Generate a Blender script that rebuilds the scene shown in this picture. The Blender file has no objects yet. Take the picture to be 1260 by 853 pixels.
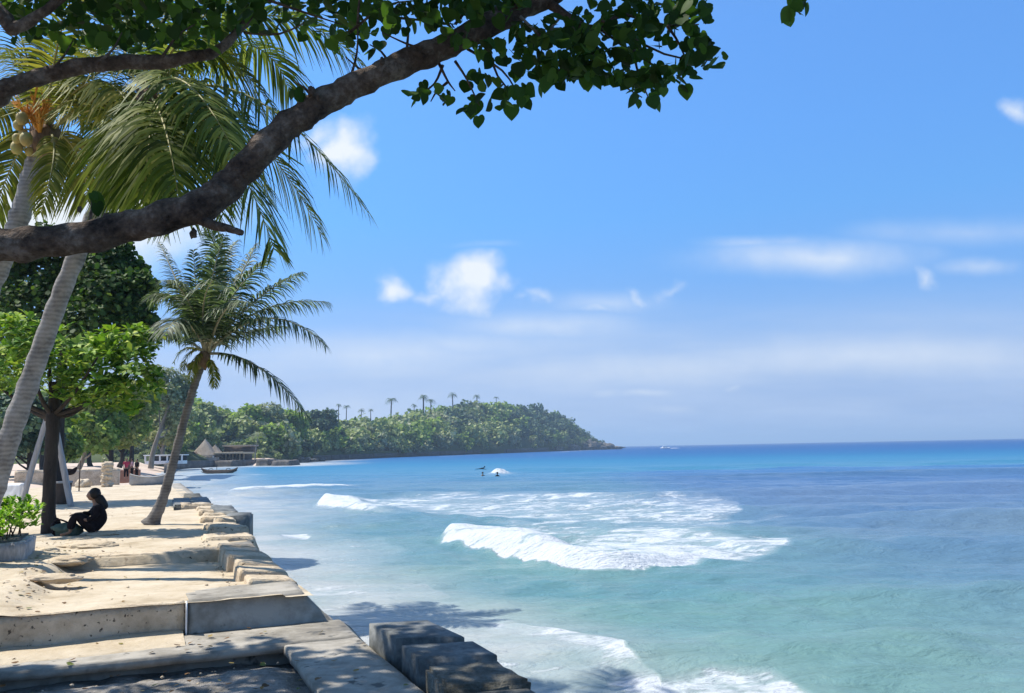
import bpy, bmesh, math, random
import numpy as np
from mathutils import Vector, Matrix, noise

random.seed(7)
rng = np.random.default_rng(11)
S = bpy.context.scene
COL = S.collection
R = math.radians

# ------------------------------------------------------------------ camera and survey helper
FPX = 1048.0
PIT = math.atan(125 / FPX); ROLL = R(1.13)
CAMZ = 1.6
SEA = -2.0
PROBE = False
_F = np.array([0, math.cos(PIT), math.sin(PIT)])
_R0 = np.array([1.0, 0, 0]); _U0 = np.array([0, -math.sin(PIT), math.cos(PIT)])
_R = math.cos(ROLL) * _R0 - math.sin(ROLL) * _U0
_U = math.cos(ROLL) * _U0 + math.sin(ROLL) * _R0
CAM = np.array([0, 0, CAMZ])

def ray(u, v): return _F * FPX + _R * (u - 630) + _U * (426.5 - v)
def pl(u, v, z):            # point of the plane z seen in direction (u, v)
    d = ray(u, v); return CAM + d * ((z - CAMZ) / d[2])
def at(u, v, y):            # point y metres ahead
    d = ray(u, v); return CAM + d * (y / d[1])
def hor(u): return 551.5 - 0.01973 * (u - 630)
def project(P):             # world -> survey coordinates (arrays)
    q = P - CAM
    w = q @ _F
    w = np.where(w < 1e-3, 1e-3, w)
    return 630 + FPX * (q @ _R) / w, 426.5 - FPX * (q @ _U) / w, w

cd = bpy.data.cameras.new('camera'); co = bpy.data.objects.new('camera', cd); COL.objects.link(co)
cd.sensor_width = 36; cd.lens = 36 * FPX / 1260; cd.clip_end = 60000; cd.clip_start = 0.05
M = Matrix(((_R[0], _U[0], -_F[0], 0), (_R[1], _U[1], -_F[1], 0), (_R[2], _U[2], -_F[2], CAMZ), (0, 0, 0, 1)))
co.matrix_world = M
S.camera = co

# wall-aligned frame: s runs away along the sea wall, l runs inland
O2 = np.array([-2.065, 9.341])
D2 = np.array([-0.4, 0.917]); D2 /= np.linalg.norm(D2)
N2 = np.array([-D2[1], D2[0]])
def W(s, l, z=0.0):
    q = O2 + D2 * s + N2 * l
    return np.array([q[0], q[1], z])
def sl(P):
    q = np.asarray(P)[:2] - O2
    return q @ D2, q @ N2
WROT = math.atan2(D2[1], D2[0])

# ------------------------------------------------------------------ tagging
def tag(o, label=None, cat=None, group=None, kind=None):
    if label: o['label'] = label
    if cat: o['category'] = cat
    if group: o['group'] = group
    if kind: o['kind'] = kind
    return o
def empty(name, loc, label, cat, group=None):
    o = bpy.data.objects.new(name, None); COL.objects.link(o)
    o.location = tuple(loc); o.empty_display_size = 0.2
    return tag(o, label, cat, group)

# ------------------------------------------------------------------ mesh helpers
def mesh_obj(name, V, F, mat, parent=None, smooth=False, attrs=None, mids=None):
    V = np.asarray(V, dtype=np.float64)
    if parent is not None:
        V = V - np.array(parent_world(parent))
    if isinstance(F, np.ndarray): F = [F]
    F = [np.asarray(f, dtype=np.int32) for f in F if len(f)]
    me = bpy.data.meshes.new(name)
    nl = sum(f.size for f in F); nf = sum(len(f) for f in F)
    me.vertices.add(len(V)); me.vertices.foreach_set('co', V.astype(np.float32).ravel())
    me.loops.add(nl); me.loops.foreach_set('vertex_index', np.concatenate([f.ravel() for f in F]))
    tot = np.concatenate([np.full(len(f), f.shape[1], dtype=np.int32) for f in F])
    st = np.concatenate([[0], np.cumsum(tot)[:-1]]).astype(np.int32)
    me.polygons.add(nf); me.polygons.foreach_set('loop_start', st)
    try: me.polygons.foreach_set('loop_total', tot)
    except Exception: pass
    if smooth: me.polygons.foreach_set('use_smooth', np.ones(nf, dtype=bool))
    mats = mat if isinstance(mat, (list, tuple)) else [mat]
    for m_ in mats: me.materials.append(m_)
    if mids is not None: me.polygons.foreach_set('material_index', np.asarray(mids, dtype=np.int32))
    if attrs:
        for k, a in attrs.items():
            at_ = me.attributes.new(k, 'FLOAT', 'POINT'); at_.data.foreach_set('value', np.asarray(a, dtype=np.float32))
    me.update(calc_edges=True); me.validate()
    o = bpy.data.objects.new(name, me); COL.objects.link(o)
    if parent is not None: o.parent = parent
    return o
def parent_world(p):
    t = Vector((0, 0, 0))
    while p is not None:
        t += p.location; p = p.parent
    return (t.x, t.y, t.z)

class Acc:
    def __init__(s): s.V = []; s.F = {}; s.n = 0
    def add(s, V, F):
        V = np.asarray(V, float)
        for f in (F if isinstance(F, list) and len(F) and isinstance(F[0], np.ndarray) and F[0].ndim == 2 else [np.asarray(F)]):
            if len(f) == 0: continue
            s.F.setdefault(f.shape[1], []).append(f + s.n)
        s.V.append(V); s.n += len(V)
        return s
    def build(s, name, mat, parent=None, smooth=False):
        return mesh_obj(name, np.concatenate(s.V), [np.concatenate(v) for v in s.F.values()], mat, parent, smooth)

def from_bm(bm):
    bmesh.ops.recalc_face_normals(bm, faces=bm.faces[:])
    bm.verts.ensure_lookup_table()
    for i, v in enumerate(bm.verts): v.index = i
    V = np.array([v.co[:] for v in bm.verts])
    D = {}
    for f in bm.faces: D.setdefault(len(f.verts), []).append([v.index for v in f.verts])
    bm.free()
    return V, [np.array(x) for x in D.values()]

def tube(P, rad, n=10, rough=0.0, seed=0, cap=True):
    P = np.asarray(P, float); K = len(P); rad = np.broadcast_to(np.asarray(rad, float), (K,))
    T = np.gradient(P, axis=0); T /= np.linalg.norm(T, axis=1)[:, None] + 1e-9
    ref = np.array([0.13, 0.21, 1.0]) if abs(T[0][2]) < 0.9 else np.array([1.0, 0.2, 0.1])
    V = []
    a = ref - T[0] * (ref @ T[0]); a /= np.linalg.norm(a)
    ang = np.linspace(0, 2 * math.pi, n, endpoint=False)
    for k in range(K):
        a = a - T[k] * (a @ T[k]); a /= np.linalg.norm(a)
        b = np.cross(T[k], a)
        rr = np.full(n, rad[k])
        if rough:
            for j in range(n):
                q = P[k] + (a * math.cos(ang[j]) + b * math.sin(ang[j])) * rad[k]
                rr[j] *= 1 + rough * noise.noise(Vector(q * (2.2 / max(rad[k], .02) * .35)) + Vector((seed, 0, 0)))
        V.append(P[k] + (np.cos(ang)[:, None] * a + np.sin(ang)[:, None] * b) * rr[:, None])
    V = np.concatenate(V)
    F = []
    for k in range(K - 1):
        i = np.arange(n); j = (i + 1) % n
        F.append(np.stack([k * n + i, k * n + j, (k + 1) * n + j, (k + 1) * n + i], 1))
    F = [np.concatenate(F)]
    if cap:
        V = np.vstack([V, P[0], P[-1]])
        i = np.arange(n); j = (i + 1) % n
        F.append(np.concatenate([np.stack([j, i, np.full(n, len(V) - 2)], 1), np.stack([(K - 1) * n + i, (K - 1) * n + j, np.full(n, len(V) - 1)], 1)]))
    return V, F

def smooth_path(pts, n=24):
    """Catmull-Rom through points (arrays of any width)"""
    P = np.asarray(pts, float); P = np.vstack([2 * P[0] - P[1], P, 2 * P[-1] - P[-2]])
    out = []
    m = len(P) - 3
    for q in np.linspace(0, m - 1e-6, n):
        i = int(q); t = q - i
        a, b, c, d = P[i:i + 4]
        out.append(0.5 * ((2 * b) + (-a + c) * t + (2 * a - 5 * b + 4 * c - d) * t * t + (-a + 3 * b - 3 * c + d) * t ** 3))
    return np.array(out)

def box(c, size, rotz=0.0, jit=0.0, bev=0.0, cuts=0, seed=0, amp=0.0, fs=3.0):
    """box centred at c; optional bevel, subdivision and noise wear"""
    bm = bmesh.new(); bmesh.ops.create_cube(bm, size=1.0)
    for v in bm.verts: v.co = Vector((v.co.x * size[0], v.co.y * size[1], v.co.z * size[2]))
    if jit:
        rr = random.Random(seed)
        for v in bm.verts: v.co += Vector([rr.uniform(-jit, jit) for _ in range(3)])
    if bev: bmesh.ops.bevel(bm, geom=bm.edges[:], offset=bev, segments=2, affect='EDGES', profile=0.6)
    if cuts:
        L = max(size) / (cuts + 1)
        for _ in range(5):
            es = [e for e in bm.edges if e.calc_length() > L * 1.4]
            if not es: break
            bmesh.ops.subdivide_edges(bm, edges=es, cuts=1, use_grid_fill=True)
        bmesh.ops.triangulate(bm, faces=[f for f in bm.faces if len(f.verts) > 4])
    if amp:
        bm.normal_update()
        for v in bm.verts:
            q = v.co * fs + Vector((seed * 3.7, 0, 0))
            v.co += v.normal * amp * (noise.noise(q) + 0.5 * noise.noise(q * 2.7))
    Mx = Matrix.Translation(Vector(c)) @ Matrix.Rotation(rotz, 4, 'Z')
    bm.transform(Mx)
    return from_bm(bm)

def ball(c, r, sub=2, amp=0.0, fs=2.0, seed=0, squash=(1, 1, 1)):
    bm = bmesh.new(); bmesh.ops.create_icosphere(bm, subdivisions=sub, radius=1.0)
    for v in bm.verts:
        k = 1 + amp * noise.noise(v.co * fs + Vector((seed * 5.3, seed, 0))) + amp * .4 * noise.noise(v.co * fs * 2.6 + Vector((0, seed * 5.3, seed)))
        v.co = Vector((v.co.x * r * squash[0] * k, v.co.y * r * squash[1] * k, v.co.z * r * squash[2] * k)) + Vector(c)
    return from_bm(bm)

def scatter(TV, TF, pos, X, Y, Z, sc):
    """instances of a template; X, Y, Z (M,3) the local axes"""
    Mx = np.stack([X, Y, Z], 2) * np.asarray(sc)[:, None, None]
    V = np.einsum('mij,kj->mki', Mx, TV) + pos[:, None, :]
    k = len(TV); m = len(pos)
    F = (TF[None] + (np.arange(m) * k)[:, None, None]).reshape(-1, TF.shape[1])
    return V.reshape(-1, 3), F
def unit(a): return a / (np.linalg.norm(a, axis=-1, keepdims=True) + 1e-9)
def axes(Y, Nn):
    Y = unit(Y); X = unit(np.cross(Y, Nn)); Z = np.cross(X, Y); return X, Y, Z

HEART = np.array([[0, 0, 0], [0, .4, -.03], [0, 1, -.12], [-.28, -.1, .03], [-.5, .28, .06], [-.24, .74, -.02], [.28, -.1, .03], [.5, .28, .06], [.24, .74, -.02]])
HEARTF = np.array([[0, 1, 4, 3], [1, 2, 5, 4], [0, 6, 7, 1], [1, 7, 8, 2]])
_ho = [(0, 0), (-.16, -.10), (-.36, -.08), (-.50, .10), (-.53, .32), (-.44, .56), (-.24, .80), (0, 1.02), (.24, .80), (.44, .56), (.53, .32), (.50, .10), (.36, -.08), (.16, -.10)]
HEART = np.array([[0, .42, -.02]] + [[x, y, .05 - .10 * (y - .3) ** 2 + .07 * abs(x)] for x, y in _ho])
HEARTF = np.array([[0, 1 + i, 1 + (i + 1) % 14] for i in range(14)])
OVATE = np.array([[0, 0, 0], [0, .5, .06], [0, 1, -.05], [-.1, .2, .04], [-.26, .62, .1], [.1, .2, .04], [.26, .62, .1]])
OVATEF = np.array([[0, 1, 4, 3], [0, 5, 6, 1], [1, 2, 4, 4], [1, 6, 2, 2]])
OVATEF = np.array([[0, 1, 4, 3], [0, 5, 6, 1]]); OVATET = np.array([[1, 2, 4], [1, 6, 2]])
CARD = np.array([[0, 0, 0], [-.42, .35, .08], [-.2, .95, -.05], [.25, 1.0, .03], [.45, .4, -.06]])
CARDF = np.array([[0, 4, 2, 1], [4, 3, 2, 2]])
CARDQ = np.array([[0, 4, 2, 1]]); CARDT = np.array([[4, 3, 2]])

def rand_unit(n): return unit(rng.normal(size=(n, 3)))
def in_blob(c, r, n, shell=0.5):
    d = rand_unit(n); rad = (shell + (1 - shell) * rng.random(n)) ** 0.8
    return np.asarray(c) + d * rad[:, None] * np.asarray(r), d

# ------------------------------------------------------------------ materials
def newmat(name):
    m = bpy.data.materials.new(name); m.use_nodes = True
    nt = m.node_tree; nt.nodes.clear()
    return m, nt
class NB:
    def __init__(s, nt): s.nt = nt; s.N = nt.nodes; s.L = nt.links
    def new(s, t, **k):
        n = s.N.new(t)
        for a, b in k.items():
            if a.startswith('i_'): 
                key = a[2:]; key = int(key) if key.isdigit() else key.replace('_', ' ')
                s.set(n.inputs[key], b)
            else: setattr(n, a, b)
        return n
    def set(s, inp, v):
        if isinstance(v, bpy.types.NodeSocket): s.L.new(v, inp)
        elif isinstance(v, bpy.types.Node): s.L.new(v.outputs[0], inp)
        else:
            if hasattr(inp, 'default_value'):
                try: inp.default_value = v
                except Exception: inp.default_value = (*v, 1.0)
    def math(s, op, a, b=None, c=None, clamp=False):
        n = s.N.new('ShaderNodeMath'); n.operation = op; n.use_clamp = clamp
        s.set(n.inputs[0], a)
        if b is not None: s.set(n.inputs[1], b)
        if c is not None: s.set(n.inputs[2], c)
        return n.outputs[0]
    def ramp(s, fac, stops, interp='LINEAR'):
        n = s.N.new('ShaderNodeValToRGB'); s.set(n.inputs[0], fac); cr = n.color_ramp; cr.interpolation = interp
        while len(cr.elements) < len(stops): cr.elements.new(0.5)
        for e, (p, c) in zip(cr.elements, stops):
            e.position = p; e.color = (*c, 1) if len(c) == 3 else c
        return n.outputs[0]
    def noise(s, scale, detail=4, rough=.55, vec=None, dist=0.0, out=0):
        n = s.N.new('ShaderNodeTexNoise'); n.inputs['Scale'].default_value = scale; n.inputs['Detail'].default_value = detail
        n.inputs['Roughness'].default_value = rough; n.inputs['Distortion'].default_value = dist
        if vec is not None: s.set(n.inputs['Vector'], vec)
        return n.outputs[out]
    def mix(s, fac, a, b, mode='MIX'):
        n = s.N.new('ShaderNodeMix'); n.data_type = 'RGBA'; n.blend_type = mode
        s.set(n.inputs[0], fac); s.set(n.inputs[6], a); s.set(n.inputs[7], b); return n.outputs[2]
    def pos(s): return s.N.new('ShaderNodeNewGeometry').outputs['Position']
    def obj(s): return s.N.new('ShaderNodeTexCoord').outputs['Object']
    def mapping(s, vec, scale=(1, 1, 1), rot=(0, 0, 0), loc=(0, 0, 0)):
        n = s.N.new('ShaderNodeMapping'); s.set(n.inputs[0], vec); n.inputs['Scale'].default_value = scale
        n.inputs['Rotation'].default_value = rot; n.inputs['Location'].default_value = loc; return n.outputs[0]
    def bump(s, h, strength=.5, dist=.02):
        n = s.N.new('ShaderNodeBump'); n.inputs['Strength'].default_value = strength; n.inputs['Distance'].default_value = dist
        s.set(n.inputs['Height'], h); return n.outputs[0]
    def finish(s, col, rough=.8, normal=None, spec=.3, metallic=0.0, transl=0.0, tcol=None, **kw):
        p = s.N.new('ShaderNodeBsdfPrincipled')
        s.set(p.inputs['Base Color'], col); s.set(p.inputs['Roughness'], rough)
        p.inputs['Specular IOR Level'].default_value = spec; p.inputs['Metallic'].default_value = metallic
        if normal is not None: s.L.new(normal, p.inputs['Normal'])
        out = s.N.new('ShaderNodeOutputMaterial'); sh = p.outputs[0]
        if transl:
            t = s.N.new('ShaderNodeBsdfTranslucent'); s.set(t.inputs[0], tcol if tcol is not None else col)
            mx = s.N.new('ShaderNodeMixShader'); mx.inputs[0].default_value = transl
            s.L.new(sh, mx.inputs[1]); s.L.new(t.outputs[0], mx.inputs[2]); sh = mx.outputs[0]
        s.L.new(sh, out.inputs[0]); return p

def rough_mat(name, stops, scale=2.0, bumpscale=25.0, bstr=.5, bdist=.01, rough=.85, detail=6, spots=None, spec=.25, space='pos', mp=None):
    m, nt = newmat(name); b = NB(nt)
    v = b.pos() if space == 'pos' else b.obj()
    if mp: v = b.mapping(v, scale=mp)
    f = b.noise(scale, detail, .62, v)
    f2 = b.noise(scale * 6.3, 4, .6, v)
    f = b.math('MULTIPLY_ADD', f2, .35, b.math('MULTIPLY', f, .75))
    col = b.ramp(f, stops)
    if spots:
        g = b.noise(spots[0], 3, .6, v)
        k = b.ramp(g, [(spots[1], (0, 0, 0)), (spots[1] + .06, (1, 1, 1))])
        col = b.mix(k, col, (*spots[2], 1))
    h = b.noise(bumpscale, 6, .65, v)
    b.finish(col, rough, b.bump(h, bstr, bdist), spec)
    return m

def leaf_mat(name, stops, transl=.35, tmul=(1.15, 1.35, .6), rough=.45, spec=.35):
    m, nt = newmat(name); b = NB(nt)
    g = b.N.new('ShaderNodeNewGeometry')
    col = b.ramp(g.outputs['Random Per Island'], stops)
    n = b.noise(1.3, 2, .5, b.pos())
    col = b.mix(b.math('MULTIPLY', n, .5), col, b.mix(1.0, col, (.75, .8, .6, 1), 'MULTIPLY'))
    t = b.mix(1.0, col, (*tmul, 1), 'MULTIPLY')
    b.finish(col, .6, None, spec * .5, transl=transl, tcol=t)
    return m

MT = {}
MT['sand'] = rough_mat('sand', [(.34, (.33, .255, .165)), (.5, (.50, .41, .285)), (.68, (.60, .51, .38))], 1.1, 18, .7, .02, .95, spots=(9, .66, (.33, .26, .18)))
MT['far_sand'] = rough_mat('far_sand', [(.3, (.45, .33, .26)), (.6, (.60, .48, .38)), (.8, (.5, .42, .34))], .12, 2, .4, .05, .95)
MT['pit'] = rough_mat('sun_flecked_gravel', [(.38, (.10, .092, .08)), (.5, (.20, .185, .16)), (.62, (.34, .31, .27))], 2.6, 22, 1.0, .04, .95)  # dark gravel, pale end of the ramp painted as spots of sun
MT['concrete'] = rough_mat('concrete', [(.36, (.16, .143, .115)), (.5, (.275, .25, .205)), (.64, (.41, .375, .315))], 1.3, 30, .5, .01, .85, spots=(4.5, .63, (.12, .115, .10)))
MT['tan_concrete'] = rough_mat('pitted_concrete', [(.34, (.26, .20, .135)), (.5, (.50, .40, .275)), (.68, (.66, .55, .40))], 1.8, 26, .9, .02, .9, spots=(17, .62, (.09, .07, .05)))
MT['dark_block'] = rough_mat('weathered_block', [(.34, (.035, .038, .036)), (.48, (.085, .09, .085)), (.58, (.15, .155, .145)), (.72, (.27, .27, .25))], 2.2, 40, .5, .006, .7)
MT['mossy'] = rough_mat('mossy_stone', [(.3, (.03, .03, .025)), (.5, (.085, .08, .06)), (.66, (.17, .16, .13)), (.85, (.4, .39, .34))], 4.0, 20, 1.0, .03, .75)
MT['cream_stone'] = rough_mat('cream_stone', [(.3, (.42, .33, .22)), (.55, (.58, .47, .33)), (.8, (.7, .62, .48))], 2.0, 15, .9, .03, .9, spots=(5, .68, (.3, .2, .12)))
MT['rock'] = rough_mat('rock', [(.3, (.04, .038, .036)), (.55, (.12, .11, .1)), (.8, (.24, .22, .2))], .6, 4, .8, .1, .85)
MT['white_paint'] = rough_mat('white_paint', [(.3, (.62, .62, .6)), (.6, (.8, .8, .78))], 3, 20, .2, .005, .6)
MT['grey_wood'] = rough_mat('weathered_wood', [(.3, (.25, .235, .22)), (.6, (.42, .4, .38)), (.8, (.52, .5, .48))], 1.2, 22, .5, .01, .8, mp=(6, 6, .8))
MT['planter'] = rough_mat('planter_wall', [(.3, (.16, .155, .15)), (.5, (.36, .35, .33)), (.72, (.62, .6, .57))], 2.2, 16, .6, .02, .9, mp=(3, 3, .7))
MT['grey_hull'] = rough_mat('grey_hull', [(.3, (.22, .23, .24)), (.7, (.4, .41, .42))], 1.3, 14, .3, .01, .6)
MT['thatch'] = rough_mat('thatch', [(.25, (.16, .13, .10)), (.5, (.30, .25, .20)), (.8, (.44, .38, .31))], .5, 8, .9, .1, .95, mp=(1, 1, .3))
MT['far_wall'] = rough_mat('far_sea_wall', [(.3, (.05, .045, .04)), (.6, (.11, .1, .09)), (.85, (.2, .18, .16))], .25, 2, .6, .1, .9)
MT['dark_wood'] = rough_mat('dark_wood', [(.3, (.03, .022, .018)), (.7, (.1, .075, .06))], .6, 8, .4, .02, .8)
MT['hill'] = rough_mat('hill_soil', [(.3, (.03, .045, .015)), (.6, (.07, .09, .03)), (.8, (.12, .11, .06))], .05, .5, .5, .5, .95)
MT['bark'] = rough_mat('bark', [(.38, (.02, .013, .009)), (.47, (.07, .046, .032)), (.57, (.13, .09, .062)), (.68, (.26, .20, .15))], 5.5, 30, 1.0, .035, .85, spots=(2.6, .66, (.30, .27, .22)))  # pale patches imitate sun falling on the branch
MT['dark_bark'] = rough_mat('dark_bark', [(.3, (.016, .013, .012)), (.7, (.06, .05, .042))], 3.0, 22, .9, .02, .9, mp=(2, 2, .5))
MT['pale_bark'] = rough_mat('pale_bark', [(.3, (.14, .12, .1)), (.7, (.3, .27, .23))], 1.5, 12, .6, .02, .9, mp=(2, 2, .5))
MT['black_cloth'] = rough_mat('black_cloth', [(.3, (.006, .005, .006)), (.7, (.018, .014, .016))], 8, 60, .2, .003, .9, spec=.1)
MT['hair'] = rough_mat('black_hair', [(.3, (.006, .005, .005)), (.7, (.018, .015, .013))], 12, 80, .5, .003, .5, mp=(4, 4, .6))
MT['skin'] = rough_mat('skin', [(.3, (.22, .12, .075)), (.7, (.29, .17, .11))], 8, 60, .1, .001, .55)
MT['green_cloth'] = rough_mat('green_cloth', [(.3, (.045, .075, .06)), (.7, (.10, .15, .12))], 5, 50, .3, .005, .85)
MT['red_cloth'] = rough_mat('red_cloth', [(.3, (.36, .03, .06)), (.7, (.5, .07, .11))], 6, 50, .2, .005, .9)
MT['pink_cloth'] = rough_mat('pink_cloth', [(.3, (.55, .28, .33)), (.7, (.68, .42, .46))], 6, 50, .2, .005, .9)
MT['blue_board'] = rough_mat('blue_board', [(.3, (.12, .4, .62)), (.7, (.2, .5, .7))], 3, 20, .05, .002, .35)
MT['orange'] = rough_mat('flower_stalk', [(.3, (.5, .2, .04)), (.6, (.72, .34, .06)), (.8, (.75, .48, .14))], 9, 40, .3, .004, .7)
MT['coconut'] = rough_mat('coconut_husk', [(.3, (.24, .17, .06)), (.6, (.42, .33, .12)), (.8, (.3, .36, .1))], 4, 30, .3, .005, .6)
MT['fibre'] = rough_mat('palm_fibre', [(.3, (.10, .06, .035)), (.7, (.28, .19, .12))], 6, 40, .9, .01, .95, mp=(2, 2, .5))
MT['glass_dark'] = rough_mat('dark_opening', [(.3, (.015, .015, .017)), (.7, (.04, .04, .045))], 1, 5, .1, .01, .3)
MT['terracotta'] = rough_mat('terracotta_wall', [(.3, (.3, .14, .09)), (.7, (.42, .24, .17))], 1, 8, .4, .02, .9)

def palm_bark(name, c1, c2, c3):
    m, nt = newmat(name); b = NB(nt); v = b.pos()
    w = b.new('ShaderNodeTexWave', wave_type='BANDS', bands_direction='Z', i_Scale=4.6, i_Distortion=4.5, i_Detail=3.0, i_Detail_Scale=1.6, i_Vector=v)
    f = b.math('MULTIPLY_ADD', w.outputs['Fac'], .12, b.math('MULTIPLY', b.noise(3.5, 6, .65, v), .85))
    col = b.ramp(f, [(.28, c1), (.5, c2), (.8, c3)])
    h = b.math('ADD', b.math('MULTIPLY', w.outputs['Fac'], .14), b.math('MULTIPLY', b.noise(25, 5, .6, v), .6))
    b.finish(col, .88, b.bump(h, .7, .015), .15); return m
MT['palm_bark'] = palm_bark('palm_bark', (.12, .11, .10), (.28, .265, .24), (.44, .42, .39))
MT['palm_bark_dark'] = palm_bark('palm_bark_dark', (.085, .075, .07), (.18, .165, .15), (.28, .26, .24))

MT['heart'] = leaf_mat('heart_leaf', [(0, (.02, .045, .01)), (.6, (.045, .095, .018)), (1, (.10, .17, .03))], .42)
MT['almond'] = leaf_mat('almond_leaf', [(0, (.05, .11, .02)), (.45, (.14, .27, .035)), (.8, (.30, .44, .055)), (1, (.48, .54, .09))], .2, rough=.35)
MT['dark_leaf'] = leaf_mat('dark_leaf', [(0, (.03, .06, .015)), (.7, (.065, .12, .028)), (1, (.16, .22, .05))], .3)
MT['bush'] = leaf_mat('bush_leaf', [(0, (.10, .22, .02)), (.6, (.24, .42, .045)), (1, (.44, .56, .08))], .4)
MT['frond_a'] = leaf_mat('yellow_green_frond', [(0, (.09, .12, .02)), (.6, (.20, .22, .04)), (1, (.38, .34, .09))], .35, (1.1, 1.15, .5))
MT['frond_b'] = leaf_mat('green_frond', [(0, (.045, .075, .015)), (.55, (.13, .18, .035)), (1, (.36, .38, .12))], .35, (1.1, 1.2, .5))
MT['frond_c'] = leaf_mat('dusty_frond', [(0, (.025, .045, .02)), (.55, (.07, .10, .045)), (.85, (.2, .24, .14)), (1, (.42, .45, .32))], .3, rough=.35, spec=.6)
MT['rachis'] = rough_mat('rachis', [(.3, (.2, .2, .06)), (.7, (.38, .34, .12))], 6, 30, .2, .003, .6)
MT['rachis_pale'] = rough_mat('rachis_pale', [(.3, (.28, .24, .14)), (.7, (.42, .38, .25))], 6, 30, .2, .003, .6)
MT['mid_green'] = leaf_mat('mid_green_leaf', [(0, (.12, .19, .045)), (.6, (.25, .34, .085)), (1, (.44, .50, .16))], .42)
MT['yellow_tree'] = leaf_mat('olive_leaf', [(0, (.17, .19, .06)), (.6, (.32, .33, .12)), (1, (.48, .45, .20))], .3)
MT['grey_green'] = leaf_mat('grey_green_leaf', [(0, (.17, .19, .12)), (.6, (.32, .34, .20)), (1, (.50, .49, .33))], .25)
MT['wood_a'] = leaf_mat('forest_leaf', [(0, (.13, .18, .065)), (.5, (.27, .32, .12)), (1, (.48, .50, .22))], .2)
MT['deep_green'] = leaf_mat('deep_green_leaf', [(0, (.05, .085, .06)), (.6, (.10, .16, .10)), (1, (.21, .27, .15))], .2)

# ------------------------------------------------------------------ sky and sun
SUN_EL, SUN_AZ = R(57), R(-76)      # azimuth from +Y, negative = left
w = bpy.data.worlds.new('World'); S.world = w; w.use_nodes = True
nt = w.node_tree; nt.nodes.clear(); b = NB(nt)
sky = b.new('ShaderNodeTexSky', sky_type='NISHITA'); sky.sun_disc = False
sky.sun_elevation = SUN_EL; sky.sun_rotation = SUN_AZ; sky.altitude = 0; sky.air_density = 1.0; sky.dust_density = 0.3; sky.ozone_density = 3.0
tc = b.N.new('ShaderNodeTexCoord'); gen = tc.outputs['Generated']
sx = b.N.new('ShaderNodeSeparateXYZ'); b.L.new(gen, sx.inputs[0])
yy = b.math('MAXIMUM', sx.outputs[1], .02)
ca = b.math('DIVIDE', sx.outputs[0], yy); ce = b.math('DIVIDE', sx.outputs[2], yy)
cv = b.N.new('ShaderNodeCombineXYZ'); b.L.new(ca, cv.inputs[0]); b.L.new(ce, cv.inputs[1])
warp = b.N.new('ShaderNodeTexNoise'); warp.inputs['Scale'].default_value = 11; warp.inputs['Detail'].default_value = 9; b.L.new(cv.outputs[0], warp.inputs['Vector'])
wv = b.N.new('ShaderNodeVectorMath'); wv.operation = 'MULTIPLY_ADD'; b.L.new(warp.outputs['Color'], wv.inputs[0]); wv.inputs[1].default_value = (.16, .11, 0)
wa = b.N.new('ShaderNodeVectorMath'); wa.operation = 'SUBTRACT'; b.L.new(cv.outputs[0], wa.inputs[0]); wa.inputs[1].default_value = (.08, .055, 0)
b.L.new(wa.outputs[0], wv.inputs[2])
wv2 = b.N.new('ShaderNodeVectorMath'); wv2.operation = 'MULTIPLY_ADD'; b.L.new(warp.outputs['Color'], wv2.inputs[0]); wv2.inputs[1].default_value = (.16, .022, 0)
wa2 = b.N.new('ShaderNodeVectorMath'); wa2.operation = 'SUBTRACT'; b.L.new(cv.outputs[0], wa2.inputs[0]); wa2.inputs[1].default_value = (.08, .011, 0); b.L.new(wa2.outputs[0], wv2.inputs[2])
def tang(u, v): d = ray(u, v); return d[0] / d[1], d[2] / d[1]
# position, half size (in survey units), softness, brightness
CLOUDS = [(576, 350, 56, 50, 1.0), (482, 352, 44, 24, .85), (534, 358, 40, 20, .6), (425, 185, 62, 50, .95), (385, 165, 50, 30, .8), (655, 362, 26, 14, .55), (718, 377, 34, 12, .5),
          (785, 360, 26, 14, .55), (825, 350, 34, 12, .4), (1254, 142, 34, 30, .8), (1148, 326, 28, 20, .6), (1215, 325, 75, 16, .45), (1000, 316, 230, 34, .75), (930, 300, 120, 14, .4),
          (150, 262, 210, 85, 1.0), (40, 262, 150, 85, 1.0), (660, 400, 190, 26, .5), (740, 372, 120, 22, .4), (560, 425, 240, 30, .4), (1080, 440, 400, 40, .6), (800, 455, 330, 36, .5), (780, 484, 60, 9, .45), (820, 505, 40, 9, .3), (905, 470, 20, 5, .4), (1190, 285, 220, 26, .35), (460, 440, 260, 44, .5), (420, 520, 330, 70, .45), (600, 300, 60, 8, .15)]
dens = None
for (u, v, rx, ry, br) in CLOUDS:
    a0, e0 = tang(u, v)
    n = b.N.new('ShaderNodeVectorMath'); n.operation = 'MULTIPLY_ADD'; b.L.new((wv2 if rx > 4.4 * ry else wv).outputs[0], n.inputs[0])
    kx, ky = FPX / rx, FPX / ry
    n.inputs[1].default_value = (kx, ky, 0); n.inputs[2].default_value = (-a0 * kx, -e0 * ky, 0)
    ln = b.N.new('ShaderNodeVectorMath'); ln.operation = 'LENGTH'; b.L.new(n.outputs[0], ln.inputs[0])
    mr = b.N.new('ShaderNodeMapRange'); mr.interpolation_type = 'SMOOTHSTEP'; b.L.new(ln.outputs['Value'], mr.inputs[0])
    mr.inputs[1].default_value = 1.0; mr.inputs[2].default_value = .1 if br > .8 else -.4; mr.inputs[3].default_value = 0; mr.inputs[4].default_value = br
    dens = mr.outputs[0] if dens is None else b.math('MAXIMUM', dens, mr.outputs[0])
fine = b.noise(26, 6, .6, cv.outputs[0])
dens = b.math('MULTIPLY', dens, b.math('MULTIPLY_ADD', fine, 1.1, .55), clamp=True)
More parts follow.
